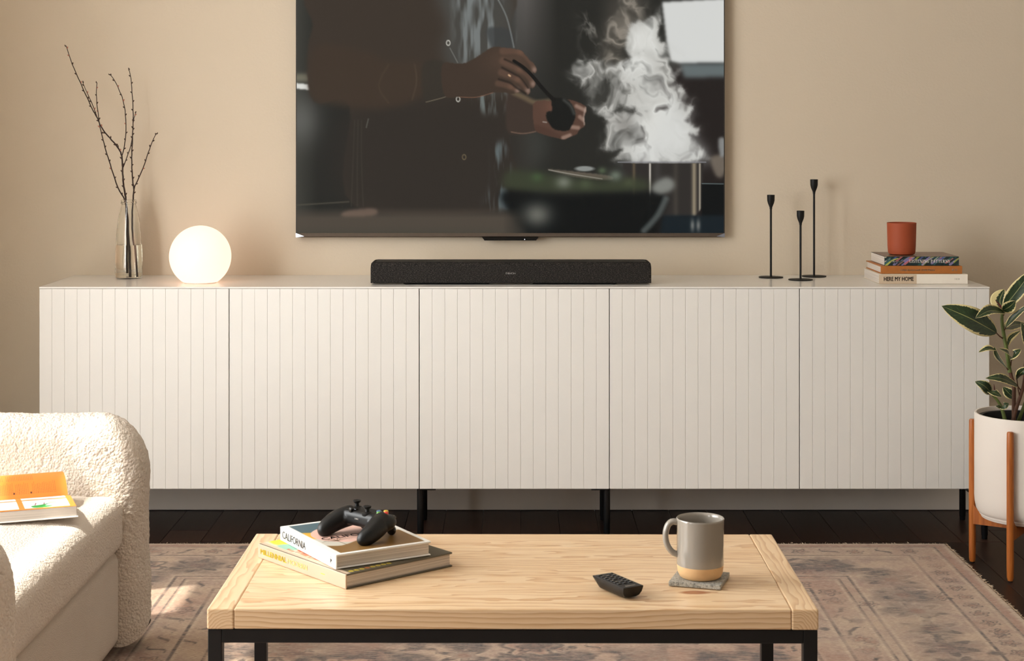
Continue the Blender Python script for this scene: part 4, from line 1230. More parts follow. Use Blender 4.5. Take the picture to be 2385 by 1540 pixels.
for i, w in enumerate(wid):
    w = w * 2 * TD
    b = MB().rbox(-(TL - EW) + gap, TL - EW - gap, -w / 2 + gap * .5, w / 2 - gap * .5, -.018, .018, .0022 if i in (0, 3) else .0007, 2)
    if i == 0:
        pine_mat('pine_knot', 'x', (.333, .026))
        o = obj('plank', b, MATS['pine_knot'], tp, (0, yy + w / 2, (z0 + z1) / 2))
    else:
        o = obj('plank', b, MATS['pine_x'], tp, (0, yy + w / 2, (z0 + z1) / 2))
    yy += w
for s in (-1, 1):
    b = MB().rbox(-EW / 2 + gap, EW / 2, -TD - .0008, TD + .0008, -.0185, .0182, .003, 2)
    obj('breadboard_end', b, MATS['pine_y'], tp, (s * (TL - EW / 2), 0, (z0 + z1) / 2))
q = .025; fz1 = z0 - .0012; fz0 = fz1 - .0245
FX, FY = TL - .001, TD - .004
for sx in (-1, 1):
    for sy in (-1, 1):
        xa, xb = sorted((sx * FX, sx * (FX - q))); ya, yb = sorted((sy * FY, sy * (FY - q)))
        leg = obj('leg', MB().rbox(xa, xb, ya, yb, .004, fz1, .0015, 2), MATS['black_metal'], tb)
        obj('glide', MB().lathe([(.010, .0003), (.010, .0045)], 14, ((xa + xb) / 2, (ya + yb) / 2, 0)), MATS['black_plastic'], leg)
for sy in (-1, 1):
    ya, yb = sorted((sy * FY, sy * (FY - q)))
    obj('apron_bar', MB().rbox(-FX + q, FX - q, ya, yb, fz0, fz1, .0012, 1), MATS['black_metal'], tb)
for sx in (-1, 1):
    xa, xb = sorted((sx * FX, sx * (FX - q)))
    obj('apron_bar', MB().rbox(xa, xb, -FY + q, FY - q, fz0, fz1, .0012, 1), MATS['black_metal'], tb)

# ------------------------------------------------------------------ two books on the table
def table_book(near, left, right, z, T):
    n = on_plane(*near, z); l = on_plane(*left, z); r = on_plane(*right, z)
    L = (n - l).length; D = (r - n).length
    d = n - l; rot = math.atan2(d.y, d.x)
    mid = (n + l) / 2
    return L, D, (mid.x, mid.y, z + .0003), rot
L, D, loc, rot = table_book((805, 1374), (601, 1299), (1056, 1321), TT, .027)
TA = .0275
bA = book('coffee_table_book', 'olive and taupe coffee table book with yellow spine title, under the white book', L, D, TA, loc, rot, MATS['cover_olive'], .003, .004, MATS['spine_taupe'], group='books on the coffee table')
sp = Matrix.Translation((0, -.0006, TA * .5)) @ FRONT
text('MILLENNIAL', .0138, MATS['ink_yellow'], bA, Matrix.Translation((-L / 2 + .009, -.0006, TA * .50)) @ FRONT, 'LEFT', bold=.0004, width=.093)
text('MODERN', .0138, mat('ink_yellow_pale', rgb(232, 214, 128), .5, noise=(200, .03)), bA, Matrix.Translation((-L / 2 + .107, -.0006, TA * .50)) @ FRONT, 'LEFT', width=.068)
obj('publisher_mark', MB().box(-.0065, .0065, -.0005, .0002, -.0006, .0006).xform(Matrix.Translation((L / 2 - .075, 0, TA * .5))), MATS['ink_yellow'], bA)
# front cover print: canvas x along spine, canvas y away from the spine
ca = Canvas(0, L * 1000, 0, D * 1000, 220, 180, (86, 78, 62))
q_ = random.Random(8)
ca.put(ca.poly([(0, 0), (L * 1000, 0), (L * 1000, 6), (0, 6)], 1, False), (186, 162, 138))
ca.put(ca.poly([(0, 0), (L * 870, 0), (L * 870, 64), (0, 64)], 1.5, False), (226, 200, 176))
ca.put(ca.poly([(0, 0), (L * 1000, 0), (L * 1000, 9), (0, 9)], 1, False), (204, 180, 156))
ca.put(ca.poly([(0, 22), (L * 200, 26), (L * 200, 70), (0, 70)], 2), (236, 214, 60))
ca.put(ca.poly([(40, 14), (84, 12), (92, 30), (88, 60), (44, 40)], 2), (140, 184, 164))
ca.put(ca.poly([(104, 20), (190, 14), (200, 60), (110, 60)], 2), (214, 120, 86))
for i in range(38):
    x = q_.uniform(70, L * 800); y = q_.uniform(10, 40)
    col = q_.choice([(150, 170, 150), (206, 120, 84), (226, 196, 176), (190, 90, 60), (60, 58, 54), (70, 84, 88), (214, 186, 160), (176, 170, 140)])
    w, h_ = q_.uniform(4, 14), q_.uniform(3, 8)
    ca.put(ca.poly([(x, y), (x + w, y + q_.uniform(-4, 4)), (x + w, y + h_), (x + q_.uniform(-4, 4), y + h_)], .8), col, .9)
for i in range(8):
    x = L * 1000 - 17; y = 14 + i * 12.5
    ca.put(ca.poly([(x, y), (x + 9, y + 1), (x + 9, y + 7), (x + 1, y + 8)], 1.0), (226, 124, 50) if i == 3 else (238, 212, 60), .95)
    ca.put(ca.poly([(x + 3, y + 3), (x + 7, y + 3), (x + 7, y + 5), (x + 3, y + 5)], .6), (96, 84, 52), .8)
ca.put(ca.stroke([(L * 880, 6), (L * 1000, 6)], 1, .8), (170, 150, 124), .8)
ca.put(ca.stroke([(L * 830, 150), (L * 830, D * 1000)], 1, .8), (66, 60, 48), .7)
print_plane('cover_print', ca, (-L / 2 + .0008, .004, TA + .00025), (L - .0016, 0, 0), (0, D - .0045, 0), MATS['printed_matte'], bA)

zB = TT + .0003 + TA + .0006
LB, DB, loc, rot = table_book((782, 1328), (652.3, 1259), (1003.4, 1294.6), zB, .0266)
TB = .0272
bB = book('photo_book', 'white coffee table book with black spine title, under the game controller', LB, DB, TB, loc, rot, MATS['cover_white'], .0032, .0035, group='books on the coffee table', round_=.0014)
text('CALIFORNIA', .0205, MATS['ink_black'], bB, Matrix.Translation((-LB / 2 + .012, -.0006, TB * .5)) @ FRONT, 'LEFT', width=.112, bold=0)
# publisher roundel on the spine
rm = MB(); n = 20; V = []
for i in range(n):
    a = 2 * math.pi * i / n
    for r_ in (.0050, .0058): V.append((r_ * .8 * math.cos(a), -.0005, r_ * 1.15 * math.sin(a)))
rm.add(V, [(2 * i, 2 * i + 1, (2 * i + 3) % (2 * n), (2 * i + 2) % (2 * n)) for i in range(n)])
rm.xform(Matrix.Translation((LB / 2 - .020, 0, TB * .5)))
obj('publisher_mark', rm, MATS['ink_black'], bB)
text('p', .010, MATS['ink_black'], bB, Matrix.Translation((LB / 2 - .020, -.0006, TB * .5 + .001)) @ FRONT, 'CENTER', bold=.0002)
# cover picture
mg = 9
cb = Canvas(0, LB * 1000, 0, DB * 1000, 264, 204, (246, 242, 236))
Lm, Dm = LB * 1000, DB * 1000
inside = cb.poly([(mg, mg + 5), (Lm - mg, mg + 5), (Lm - mg, Dm - mg), (mg, Dm - mg)], .6, False)
cb.put(inside, (206, 200, 186))
cb.put(inside * cb.poly([(0, 0), (95, 0), (60, 80), (40, 140), (30, Dm), (0, Dm)], 2), (62, 94, 106))
cb.put(inside * cb.poly([(70, 0), (120, 0), (135, 60), (100, 60)], 3), (236, 172, 40))
cb.put(inside * cb.ellipse(118, 105, 74, 86, .03), (232, 188, 172))
cb.put(inside * cb.poly([(Lm - 76, 0), (Lm - 60, 40), (Lm - 84, 90), (Lm - 96, 140), (Lm - 112, Dm), (Lm, Dm), (Lm, 0)], 1.5), (134, 100, 56))
for a in range(7):
    an = -1.2 + a * .4
    cb.put(inside * cb.stroke([(Lm - 96, 48), (Lm - 96 - 18 * math.cos(an), 48 + 20 * math.sin(an)), (Lm - 90 - 22 * math.cos(an), 48 + 34 * math.sin(an))], (2.4, .8), .8), (104, 82, 54), .9)
cb.put(inside * cb.stroke([(Lm - 96, 48), (Lm - 62, 52)], 2, .8), (104, 82, 54), .9)
for i in range(11):
    x_, y_ = Lm / 2 + 22, 66 + i * 5.4
    cb.put(inside * cb.stroke([(x_ - 2 + (i % 3), y_), (x_ + 2, y_ + 3)], 1.1, .7), (150, 110, 92), .8)
print_plane('cover_print', cb, (-LB / 2, .0002, TB + .00025), (LB, 0, 0), (0, DB, 0), MATS['printed_cover'], bB)
MC = Matrix.Rotation(math.pi / 2, 4, 'Z')
text('CALIFORNIA', .024, MATS['ink_black'], bB, Matrix.Translation((.008, .027, TB + .0005)) @ MC, 'LEFT', width=.135, bold=.0002)

# ------------------------------------------------------------------ game controller
def controller():
    zt = zB + .0003 + TB + .0008
    gl_, gr_ = on_plane(749.8, 1246.4, zt), on_plane(852.5, 1270.5, zt)
    d = gr_ - gl_; rot = math.atan2(d.y, d.x)
    r = thing('game_controller', 'black game controller with coloured buttons lying on the white book', 'controller', (0, 0, 0), rot)
    # local: x right, y away from the grips, z up; rests on grip ends and triggers
    b = MB()
    def ell(c, s, rot_=None):
        k = len(b.v); b.ball((0, 0, 0), 1.0, 28, 18, s)
        M = Matrix.Translation(c) @ (rot_ or Matrix.Identity(4))
        b.xform(M, k)
    body = MB()
    V, Fc = rounded_box(.050, .026, .0165, .012, 5)
    b.add([(x, y + .014, z + .0385) for x, y, z in V], Fc, True)
    for s in (-1, 1):
        ell((s * .046, .014, .036), (.032, .031, .0175))
        ell((s * .040, .024, .032), (.030, .022, .0175))
        pts = [(.050, .010, .036), (.056, -.006, .032), (.060, -.022, .0265), (.0612, -.036, .021), (.0606, -.047, .0165), (.0590, -.053, .0145)]
        rad = [.0225, .0222, .0210, .0192, .0165, .0120]
        sp_ = smooth_poly(pts, 4, False); rr = np.interp(np.linspace(0, 1, len(sp_)), np.linspace(0, 1, len(rad)), rad)
        for p, q2 in zip(sp_, rr): b.ball((s * p[0], p[1], p[2]), q2, 16, 10, (.95, 1, 1))
    me = b.mesh('shell')
    o = obj('shell', me, MATS['black_plastic'], r)
    rm_ = o.modifiers.new('remesh', 'REMESH'); rm_.mode = 'VOXEL'; rm_.voxel_size = .0014; rm_.use_smooth_shade = True
    sm_ = o.modifiers.new('smooth', 'SMOOTH'); sm_.factor = .5; sm_.iterations = 7
    # triggers and bumpers at the front
    for s in (-1, 1):
        tg = MB(); k = 0
        tg.ball((s * .040, .040, .0245), 1.0, 18, 12, (.015, .014, .013)); tg.ball((s * .041, .048, .0135), 1.0, 18, 12, (.012, .008, .0115))
        tr = obj('trigger', tg, MATS['black_gloss'], r)
        m_ = tr.modifiers.new('remesh', 'REMESH'); m_.mode = 'VOXEL'; m_.voxel_size = .0013; m_.use_smooth_shade = True
        obj('bumper', MB().rbox(s * .038 - .024, s * .038 + .024, .030, .044, .0385, .0475, .004, 3), MATS['black_gloss'], r)
    zs = .0545
    def stick(x, y):
        st = obj('thumbstick', MB().lathe([(.0115, zs - .006), (.0120, zs - .001), (.0095, zs + .0005), (.0045, zs + .002), (.0040, zs + .0075), (.0078, zs + .010), (.0084, zs + .0115), (.0084, zs + .0135), (.0072, zs + .0142), (.0045, zs + .0130), (.001, zs + .0128)], 30, (x, y, 0)), MATS['black_matte'], r)
    stick(-.037, .0235); stick(.0185, .000)
    dp = MB().rbox(-.0225 - .0105, -.0225 + .0105, .000 - .0035, .000 + .0035, zs - .004, zs + .0032, .001, 2).rbox(-.0225 - .0035, -.0225 + .0035, -.0105, .0105, zs - .004, zs + .0034, .001, 2)
    obj('direction_pad', dp, MATS['black_gloss'], r)
    for nm, dx, dy, col in (('green', 0, -.0105, (96, 168, 48)), ('red', .0105, 0, (206, 58, 40)), ('blue', -.0105, 0, (70, 120, 168)), ('yellow', 0, .0105, (222, 178, 40))):
        m_ = mat('button_' + nm, rgb(*col), .15, coat=.5, noise=(50, .02))
        obj('face_button', MB().lathe([(.0053, .048), (.0053, zs + .0008), (.0044, zs + .0026), (.0022, zs + .0034), (.0004, zs + .0036)], 20, (.044 + dx, .0190 + dy, .0005)), m_, r)['label'] = nm + ' face button'
    obj('expansion_port', MB().rbox(-.0075, .0075, -.0128, -.0095, .0375, .0425, .001, 2), MATS['ink_black'], r)
    obj('port_contact', MB().box(-.0035, .0035, -.0131, -.0125, .0395, .0412), mat('steel', rgb(190, 188, 184), .3, metal=1, noise=(60, .04)), r)
    obj('headset_jack', MB().box(-.0065, -.0050, -.0131, -.0125, .0392, .0412), MATS['steel'], r)
    # grip ends at the two measured points
    M = Matrix.Rotation(rot, 4, 'Z')
    mid = (gl_ + gr_) / 2
    r.scale = (.93, .93, .93)
    off = M @ Vector((0, -.050 * .93, 0))
    r.location = (mid.x - off.x, mid.y - off.y, zt - .0035 + .0005)
    return r
controller()

# ------------------------------------------------------------------ remote control
def remote():
    z = TT + .0225
    BL, BR, FR, FL = on_plane(1380.4, 1341.5, z), on_plane(1424, 1334.4, z), on_plane(1498, 1363.4, z), on_plane(1453.8, 1372.7, z)
    c = (BL + BR + FR + FL) / 4; d = (FL - BL); rot = math.atan2(d.y, d.x)
    Lh = ((FL - BL).length + (FR - BR).length) / 4; Wh = ((BR - BL).length + (FR - FL).length) / 4
    r = thing('remote_control', 'small black remote control with many buttons on the coffee table', 'remote', (c.x, c.y, TT + .0004), rot)
    # hull: boat-shaped underside; local x along the remote (logo end at +x), y across
    H = .0225; n = 26; rows = []
    for i in range(n):
        t_ = -1 + 2 * i / (n - 1)
        zb_ = .0004 + (.0125 if t_ < 0 else .003) * max(0, abs(t_) - .62) ** 2 / .38 ** 2
        x = Lh * t_
        prof = []
        for (u, v) in ((-1, H), (-1, H - .004), (-.93, H * .45), (-.72, .12 * H), (-.4, 0), (0, 0), (.4, 0), (.72, .12 * H), (.93, H * .45), (1, H - .004), (1, H)):
            xx = x * (1 - .10 * (1 - v / H) * (abs(t_) > .8)) if True else x
            prof.append((xx, u * Wh, max(v, zb_ + (v - 0) * (1 - zb_ / H)) if v < H else H))
        rows.append(prof)
    A = np.array(rows); b = MB()
    nv = A.shape[1]
    b.add(A.reshape(-1, 3).tolist(), grid_faces(n, nv)[:, ::-1].tolist(), True)
    b.add(A[0].tolist(), [tuple(range(nv))]); b.add(A[-1].tolist(), [tuple(reversed(range(nv)))])
    obj('case', b, MATS['black_plastic'], r)
    obj('face_plate', MB().rbox(-Lh + .0005, Lh - .0005, -Wh + .0005, Wh - .0005, H - .001, H + .0004, .0004, 1), mat('remote_face', rgb(34, 32, 32), .55, noise=(80, .06)), r)
    bt = mat('remote_button', rgb(20, 20, 21), .4, noise=(80, .08))
    me = MB().rbox(-.0034, .0034, -.0042, .0042, 0, .0018, .0008, 2).mesh('button')
    for i in range(7):
        for j in range(3):
            if (i, j) in ((0, 1), (4, 1)): continue
            o = obj('button', me, bt, r, (-Lh + .009 + i * .0108, (-1 + j) * .0118, H + .0002))
            mk = shared.setdefault('mark', MB().box(-.0006, .0006, -.0018, .0018, .0017, .0020).mesh('symbol'))
            obj('symbol', mk, MATS['ink_grey'], o)
    text('DENON', .0070, MATS['ink_grey'], r, Matrix.Translation((Lh - .0095, 0, H + .0006)) @ Matrix.Rotation(math.pi / 2, 4, 'Z'), 'CENTER', width=.020, bold=.0004)
remote()

# ------------------------------------------------------------------ coaster and mug
zc_ = TT + .0095
LF, RF, RB = on_plane(1558, 1356, zc_), on_plane(1674, 1365.5, zc_), on_plane(1698.6, 1332, zc_)
cc = (LF + RB) / 2; d = RF - LF
sm_ = bpy.data.materials.new('speckled_stone'); t = NT(sm_)
n1 = t.noise(t.coord(), 260, 3, .7); n2 = t.noise(t.coord(), 620, 2, .6)
f = t.math('ADD', t.math('MULTIPLY', n1, .55), t.math('MULTIPLY', n2, .45))
t.link(t.ramp(f, [(.36, rgb(78, 80, 78)), (.47, rgb(148, 146, 138)), (.58, rgb(184, 180, 170)), (.7, rgb(214, 208, 198))]), t.bsdf.inputs['Base Color'])
t.bsdf.inputs['Roughness'].default_value = .7; t.bump(n1, .4, .002)
co = thing('coaster', 'square speckled grey stone coaster under the mug', 'coaster', (cc.x, cc.y, TT), math.atan2(d.y, d.x))
obj('slab', MB().rbox(-.0485, .0485, -.0485, .0485, .0015, .0095, .0008, 2), sm_, co)
obj('cork_pad', MB().box(-.045, .045, -.045, .045, .0003, .0016), mat('cork', rgb(170, 130, 90), .9, noise=(120, .2)), co)
mat('glaze_grey', rgb(150, 142, 132), .14, spec=.55, noise=(6, .02), coat=.3)
mat('clay_tan', rgb(216, 176, 128), .6, noise=(40, .04), bump=(300, .1, .001))
mat('coffee', rgb(46, 28, 18), .1, noise=(10, .1))
ZM = cc.y - CAMY; s = ZM / F
mx_ = P(1631, 0, ZM).x
mg_ = thing('coffee_mug', 'glossy grey ceramic mug with bare tan base, standing on the stone coaster', 'mug', (mx_, cc.y, zc_))
Hm = P(0, 1206, ZM).z - zc_
R0 = 54.5 * s
prof = [(R0 * .80, .0004), (R0 * .88, .003), (R0 * .955, .010), (R0 * .985, .020), (R0, .0245)]
obj('clay_base', MB().lathe(prof, 64, (0, 0, 0), True, False), MATS['clay_tan'], mg_)
prof = [(R0, .0245), (R0 * 1.003, .026), (R0 * 1.0, .05), (R0 * 1.0, Hm - .012), (R0 * 1.015, Hm - .004), (R0 * 1.02, Hm - .0015), (R0 * 1.0, Hm), (R0 * .965, Hm - .001), (R0 * .93, Hm - .006), (R0 * .915, Hm - .02), (R0 * .91, .02), (R0 * .8, .008), (.002, .007)]
gb = obj('glazed_body', MB().lathe(prof, 64, (0, 0, 0), False, True), MATS['glaze_grey'], mg_)
hp = [P(px_, py_, ZM) - Vector((mx_, cc.y, zc_)) for px_, py_ in ((1580, 1217), (1566, 1215), (1556, 1223), (1550.5, 1240), (1551, 1258), (1556, 1273), (1566, 1286), (1580, 1292))]
hp = [Vector((p.x, -.004 * 0, p.z)) for p in hp]
spn = smooth_poly([tuple(p) for p in hp], 5, False)
hb = MB().tube([Vector(p) for p in spn], .0058, 14)
hb.v = [(x, y * 1.35, z) for x, y, z in hb.v]
obj('handle', hb, MATS['glaze_grey'], mg_)
obj('coffee', MB().lathe([(R0 * .905, Hm - .026), (R0 * .905, Hm - .024)], 48), MATS['coffee'], mg_)
# ------------------------------------------------------------------ armchair
def boucle_mat(name, c0, c1, sc, strength):
    m = bpy.data.materials.new(name); t = NT(m)
    v = t.new('ShaderNodeTexVoronoi', i_Scale=sc); t.link(t.coord(), v.inputs['Vector'])
    n = t.noise(t.coord(), sc * 1.7, 4, .6)
    h = t.math('ADD', t.math('MULTIPLY', v.outputs['Distance'], -1.0), n)
    big = t.noise(t.coord(), 9, 3)
    t.link(t.mix(big, c0, c1), t.bsdf.inputs['Base Color'])
    t.bsdf.inputs['Roughness'].default_value = .95; t.bsdf.inputs['Specular IOR Level'].default_value = .1
    t.bsdf.inputs['Sheen Weight'].default_value = .3; t.bsdf.inputs['Sheen Roughness'].default_value = .6
    t.bump(h, strength, .006)
    MATS[name] = m
boucle_mat('boucle', rgb(222, 205, 187), rgb(232, 218, 202), 150, .75)
boucle_mat('cushion_boucle', rgb(222, 206, 189), rgb(230, 216, 201), 200, .6)
boucle_mat('chair_base_fabric', rgb(222, 206, 189), rgb(230, 216, 201), 420, .6)

CHX, CHYF, CHYN = -.905, CAMY + 4.165, CAMY + 3.03       # front of the arms, far and near arm centre lines
ch = thing('armchair', 'cream boucle barrel armchair facing the coffee table', 'armchair', (-1.38, (CHYF + CHYN) / 2, RUGZ))
OX, OY, OZ = ch.location
def shell():
    r = .066; zt0 = .590 - OZ; zb0 = .022
    yc = (CHYF + CHYN) / 2; hw = (CHYF - CHYN) / 2; xs = CHX - r; xe = -1.26
    # centre line: far arm, back curve, near arm
    pts = []
    for x in np.linspace(xs, xe, 70): pts.append((x, CHYF))
    for a in np.linspace(0, math.pi, 330)[1:-1]: pts.append((xe - hw * .98 * math.sin(a), yc + hw * math.cos(a)))
    for x in np.linspace(xe, xs, 70): pts.append((x, CHYN))
    pts = np.array(pts)
    T = np.gradient(pts, axis=0); T /= np.linalg.norm(T, axis=1, keepdims=True)
    # rows: end cap, wall, end cap; each row = (centre x, y, normal, half thickness)
    rows = []
    nc = 26
    def ztop(x):
        u = np.clip((x - (CHX - .125)) / .125, 0, 1); return zt0 - .125 * (1 - np.sqrt(1 - u * u * .995))
    def zbot(x):
        u = np.clip((x - (CHX - .055)) / .055, 0, 1); return zb0 + .055 * (1 - np.sqrt(1 - u * u * .995))
    for a in np.linspace(math.pi / 2, .02, nc): rows.append((pts[0] - T[0] * r * math.sin(a), T[0], r * math.cos(a)))
    for p, tt in zip(pts, T): rows.append((p, tt, r))
    for a in np.linspace(.02, math.pi / 2, nc): rows.append((pts[-1] + T[-1] * r * math.sin(a), T[-1], r * math.cos(a)))
    nt, nside = 44, 118
    A = []
    for c, tt, h in rows:
        n = np.array([-tt[1], tt[0]])            # points outward? far arm travels -x: normal = (0,-1)
        zt = ztop(c[0]); zb = zbot(c[0]); rt = r
        col = []
        for z in np.linspace(zb, zt - rt, nside): col.append((h, z))
        for f in np.linspace(0, math.pi, nt)[1:-1]: col.append((h * math.cos(f), zt - rt + rt * math.sin(f)))
        for z in np.linspace(zt - rt, zb, nside): col.append((-h, z))
        A.append([(c[0] + n[0] * o, c[1] + n[1] * o, z) for o, z in col])
    A = np.array(A)
    nu, nv = A.shape[:2]
    # bouclé nubs pushed out along the surface normal
    du = np.gradient(A, axis=0); dv = np.gradient(A, axis=1)
    N = np.cross(du, dv); N /= np.maximum(1e-9, np.linalg.norm(N, axis=2, keepdims=True))
    if N[nu // 2, nv // 2, 2] < 0: N = -N; flip = True
    else: flip = False
    N[0] = N[-1] = (1, 0, 0)
    P3 = A.reshape(-1, 3)
    d = .0040 * vnoise3(P3 / .0068, 1) + .0020 * vnoise3(P3 / .0036, 2) + .008 * (vnoise3(P3 / .09, 3) - .5)
    A = A + N * d.reshape(nu, nv, 1)
    Fc = grid_faces(nu, nv)
    if flip: Fc = Fc[:, ::-1]
    A = A - np.array([OX, OY, 0])
    me = mesh_from('barrel_back', A, Fc, True)
    # underside
    obj('barrel_back', me, MATS['boucle'], ch)
shell()
def cushion():
    x0, x1 = -1.66, -.951; y0, y1 = CHYN + .058, CHYF - .058; z0, z1 = .268 - OZ, .402 - OZ
    half = ((x1 - x0) / 2, (y1 - y0) / 2, (z1 - z0) / 2)
    V, Fc, N = soft_box_grid(half, .034, .0065)
    c = np.array([(x0 + x1) / 2, (y0 + y1) / 2, (z0 + z1) / 2])
    u = V[:, 0] / half[0]; w = V[:, 1] / half[1]
    crown = np.clip(1 - np.abs(u) ** 3.0, 0, 1) * np.clip(1 - np.abs(w) ** 4, 0, 1)
    up = np.clip(V[:, 2] / half[2], 0, 1)
    V[:, 2] += up * (.030 * crown - .004)
    # soft wrinkles radiating on the top
    V[:, 2] += up * .006 * (fbm(V[:, 0] * 5 + 3, V[:, 1] * 5, 3, 71) - .5)
    P3 = V + c
    d = .0026 * vnoise3(P3 / .0062, 5) + .0012 * vnoise3(P3 / .0036, 6)
    V = P3 + N * d[:, None] - np.array([OX, OY, 0])
    me = mesh_from('seat_cushion', V, Fc, True); weld(me, .0004)
    s = obj('seat_cushion', me, MATS['cushion_boucle'], ch)
    # seam line round the front edge
    pts = [(x1 - .006, y, z1 - .020 + .0) for y in np.linspace(y0 + .03, y1 - .03, 40)]
    obj('piping', MB().tube([(a - OX, b_ - OY, z_) for a, b_, z_ in pts], .0035, 8), MATS['cushion_boucle'], s)
cushion()
V, Fc, N = soft_box_grid((.355, (CHYF - CHYN) / 2 - .058, .12), .03, .012)
V = V + np.array([-1.315 - OX, 0, .024 + .12])
me = mesh_from('base', V, Fc, True); weld(me, .0004)
obj('base', me, MATS['chair_base_fabric'], ch)
for sx in (-.28, .28):
    for sy in (-.42, .42):
        obj('foot', MB().lathe([(.022, .0005), (.022, .03)], 20, (sx * .9 - .0, sy, 0)), MATS['black_matte'], ch)

# ------------------------------------------------------------------ open book on the seat
def open_book():
    zS = .4265
    RN = on_plane(178, 1207, zS)           # near right corner of the lower cover
    ex = Vector((.93, .36, 0)).normalized()          # along the spine, to the right
    ey = Vector((-ex.y, ex.x, 0))                    # away from the camera
    rot = math.atan2(ex.y, ex.x)
    Lb = .265
    o = thing('open_cookbook', 'open cookbook with orange pages lying on the armchair seat', 'book', (RN.x, RN.y, zS + .0026), rot)
    # local: x from -Lb (left) to 0 (right edge), y away
    Wp = .165
    obj('lower_cover', MB().rbox(-Lb, .004, -.004, Wp + .004, 0, .0026, .001, 1), MATS['cover_white'], o)
    obj('upper_cover', MB().rbox(-Lb, .004, Wp + .006, Wp * 1.78, 0, .0026, .001, 1), MATS['cover_white'], o)
    T = .024
    # near page block: gently arched to the gutter
    def near_z(v): return T - .012 * max(0, (v - .62) / .38) ** 2
    n = 28
    prof = [(Wp * i / (n - 1), .0030 + near_z(i / (n - 1)) - .003) for i in range(n)]
    b = MB(); V = []
    for x in (-Lb + .003, 0):
        V += [(x, y, z) for y, z in prof] + [(x, Wp, .0028), (x, 0, .0028)]
    m_ = n + 2
    b.add(V, [(k, k + 1, m_ + k + 1, m_ + k) for k in range(m_ - 1)] + [(m_ - 1, 0, m_, 2 * m_ - 1), tuple(reversed(range(m_))), tuple(m_ + k for k in range(m_))])
    obj('near_page_block', b, MATS['pages'], o)
    # far page block under the rising page
    far = [(Wp, .012), (Wp + .012, .022), (Wp + .03, .034), (Wp + .055, .044), (Wp + .085, .049), (Wp + .110, .049), (Wp + .124, .045)]
    fs = smooth_poly(far, 6, False)
    b = MB(); V = []; n2 = len(fs)
    for x in (-Lb + .003, 0):
        V += [(x, y, z - .0012) for y, z in fs] + [(x, Wp + .115, .0028), (x, Wp, .0028)]
    m2 = n2 + 2
    b.add(V, [(k, k + 1, m2 + k + 1, m2 + k) for k in range(m2 - 1)] + [(m2 - 1, 0, m2, 2 * m2 - 1), tuple(reversed(range(m2))), tuple(m2 + k for k in range(m2))])
    obj('far_page_block', b, MATS['pages'], o)
    def page(name, curve, cv):
        nx, ny = cv.X.shape
        L_ = np.concatenate([[0], np.cumsum(np.hypot(np.diff(curve[:, 0]), np.diff(curve[:, 1])))]); L_ /= L_[-1]
        tt = np.linspace(0, 1, ny)
        yy = np.interp(tt, L_, curve[:, 0]); zz = np.interp(tt, L_, curve[:, 1])
        xx = np.linspace(-Lb + .003, 0, nx)
        A = np.zeros((nx, ny, 3)); A[..., 0] = xx[:, None]; A[..., 1] = yy[None]; A[..., 2] = zz[None] + .0006
        me = mesh_from(name, A, grid_faces(nx, ny), True); set_print(me, cv.linear())
        return obj(name, me, MATS['printed_matte'], o)
    ORG = (228, 122, 42)
    # near page: photographs on orange; canvas x = mm from the left, y = mm from the near edge
    c = Canvas(0, 262, 0, 165, 330, 200, ORG)
    r = random.Random(4)
    def photo(x0, x1, y0, y1, seed):
        m = c.poly([(x0, y0), (x1, y0), (x1, y1), (x0, y1)], .5, False)
        c.put(m, (226, 222, 222)); r = random.Random(seed)
        for i in range(14):
            x = r.uniform(x0, x1); y = r.uniform(y0, y1); w = r.uniform(8, 30); h = r.uniform(3, 10); q = r.uniform(-8, 8)
            col = r.choice([(240, 238, 240), (206, 206, 214), (168, 130, 112), (128, 140, 176), (236, 226, 216), (120, 90, 80), (222, 160, 130), (186, 196, 214)])
            c.put(m * c.poly([(x, y), (x + w, y + q), (x + w + 4, y + q + h), (x + 5, y + h)], 1.2), col, .8)
    photo(152, 250, 12, 92, 3)
    photo(40, 140, 12, 92, 7); photo(152, 250, 100, 156, 12); photo(20, 140, 100, 156, 15); photo(-60, 28, 12, 92, 18)
    c.put(c.poly([(172, 16), (196, 14), (214, 26), (198, 32), (204, 46), (186, 40), (168, 34)], 1), (40, 138, 56))
    c.put(c.poly([(190, 34), (204, 44), (212, 52), (198, 46)], 1), (24, 106, 44))
    c.put(c.stroke([(176, 40), (180, 62)], 2.2, .8), (110, 40, 40)); c.put(c.stroke([(196, 46), (198, 60)], 2.2, .8), (110, 40, 40))
    page('photo_page', np.array([(y, z + .0) for y, z in prof]), c)
    # far page: text columns printed sideways to the reader
    c = Canvas(0, 262, 0, 140, 420, 230, ORG)
    def textcol(x0, x1, y0, y1, seed):
        r = random.Random(seed); x = x0
        while x < x1:
            e = y0 + (y1 - y0) * r.uniform(.72, 1)
            yk = y0
            while yk < e:
                w = r.uniform(3, 9); c.put(c.poly([(x, yk), (x + 1.3, yk), (x + 1.3, min(e, yk + w)), (x, min(e, yk + w))], .3, False), (150, 82, 34), .75); yk += w + 1.4
            x += 3.9
    for x0, x1 in ((70, 104), (112, 140), (146, 176), (184, 236), (20, 62)): textcol(x0, x1, 16, 62, int(x0))
    for x0, x1 in ((60, 120), (128, 190), (10, 50)): textcol(x0, x1, 70, 112, int(x0) + 1)
    for x in (109, 143, 181): c.put(c.poly([(x - 2.5, 17), (x + 1, 17), (x + 1, 23), (x - 2.5, 23)], .5, False), (70, 40, 24), .9)
    page('text_page', fs, c)
open_book()

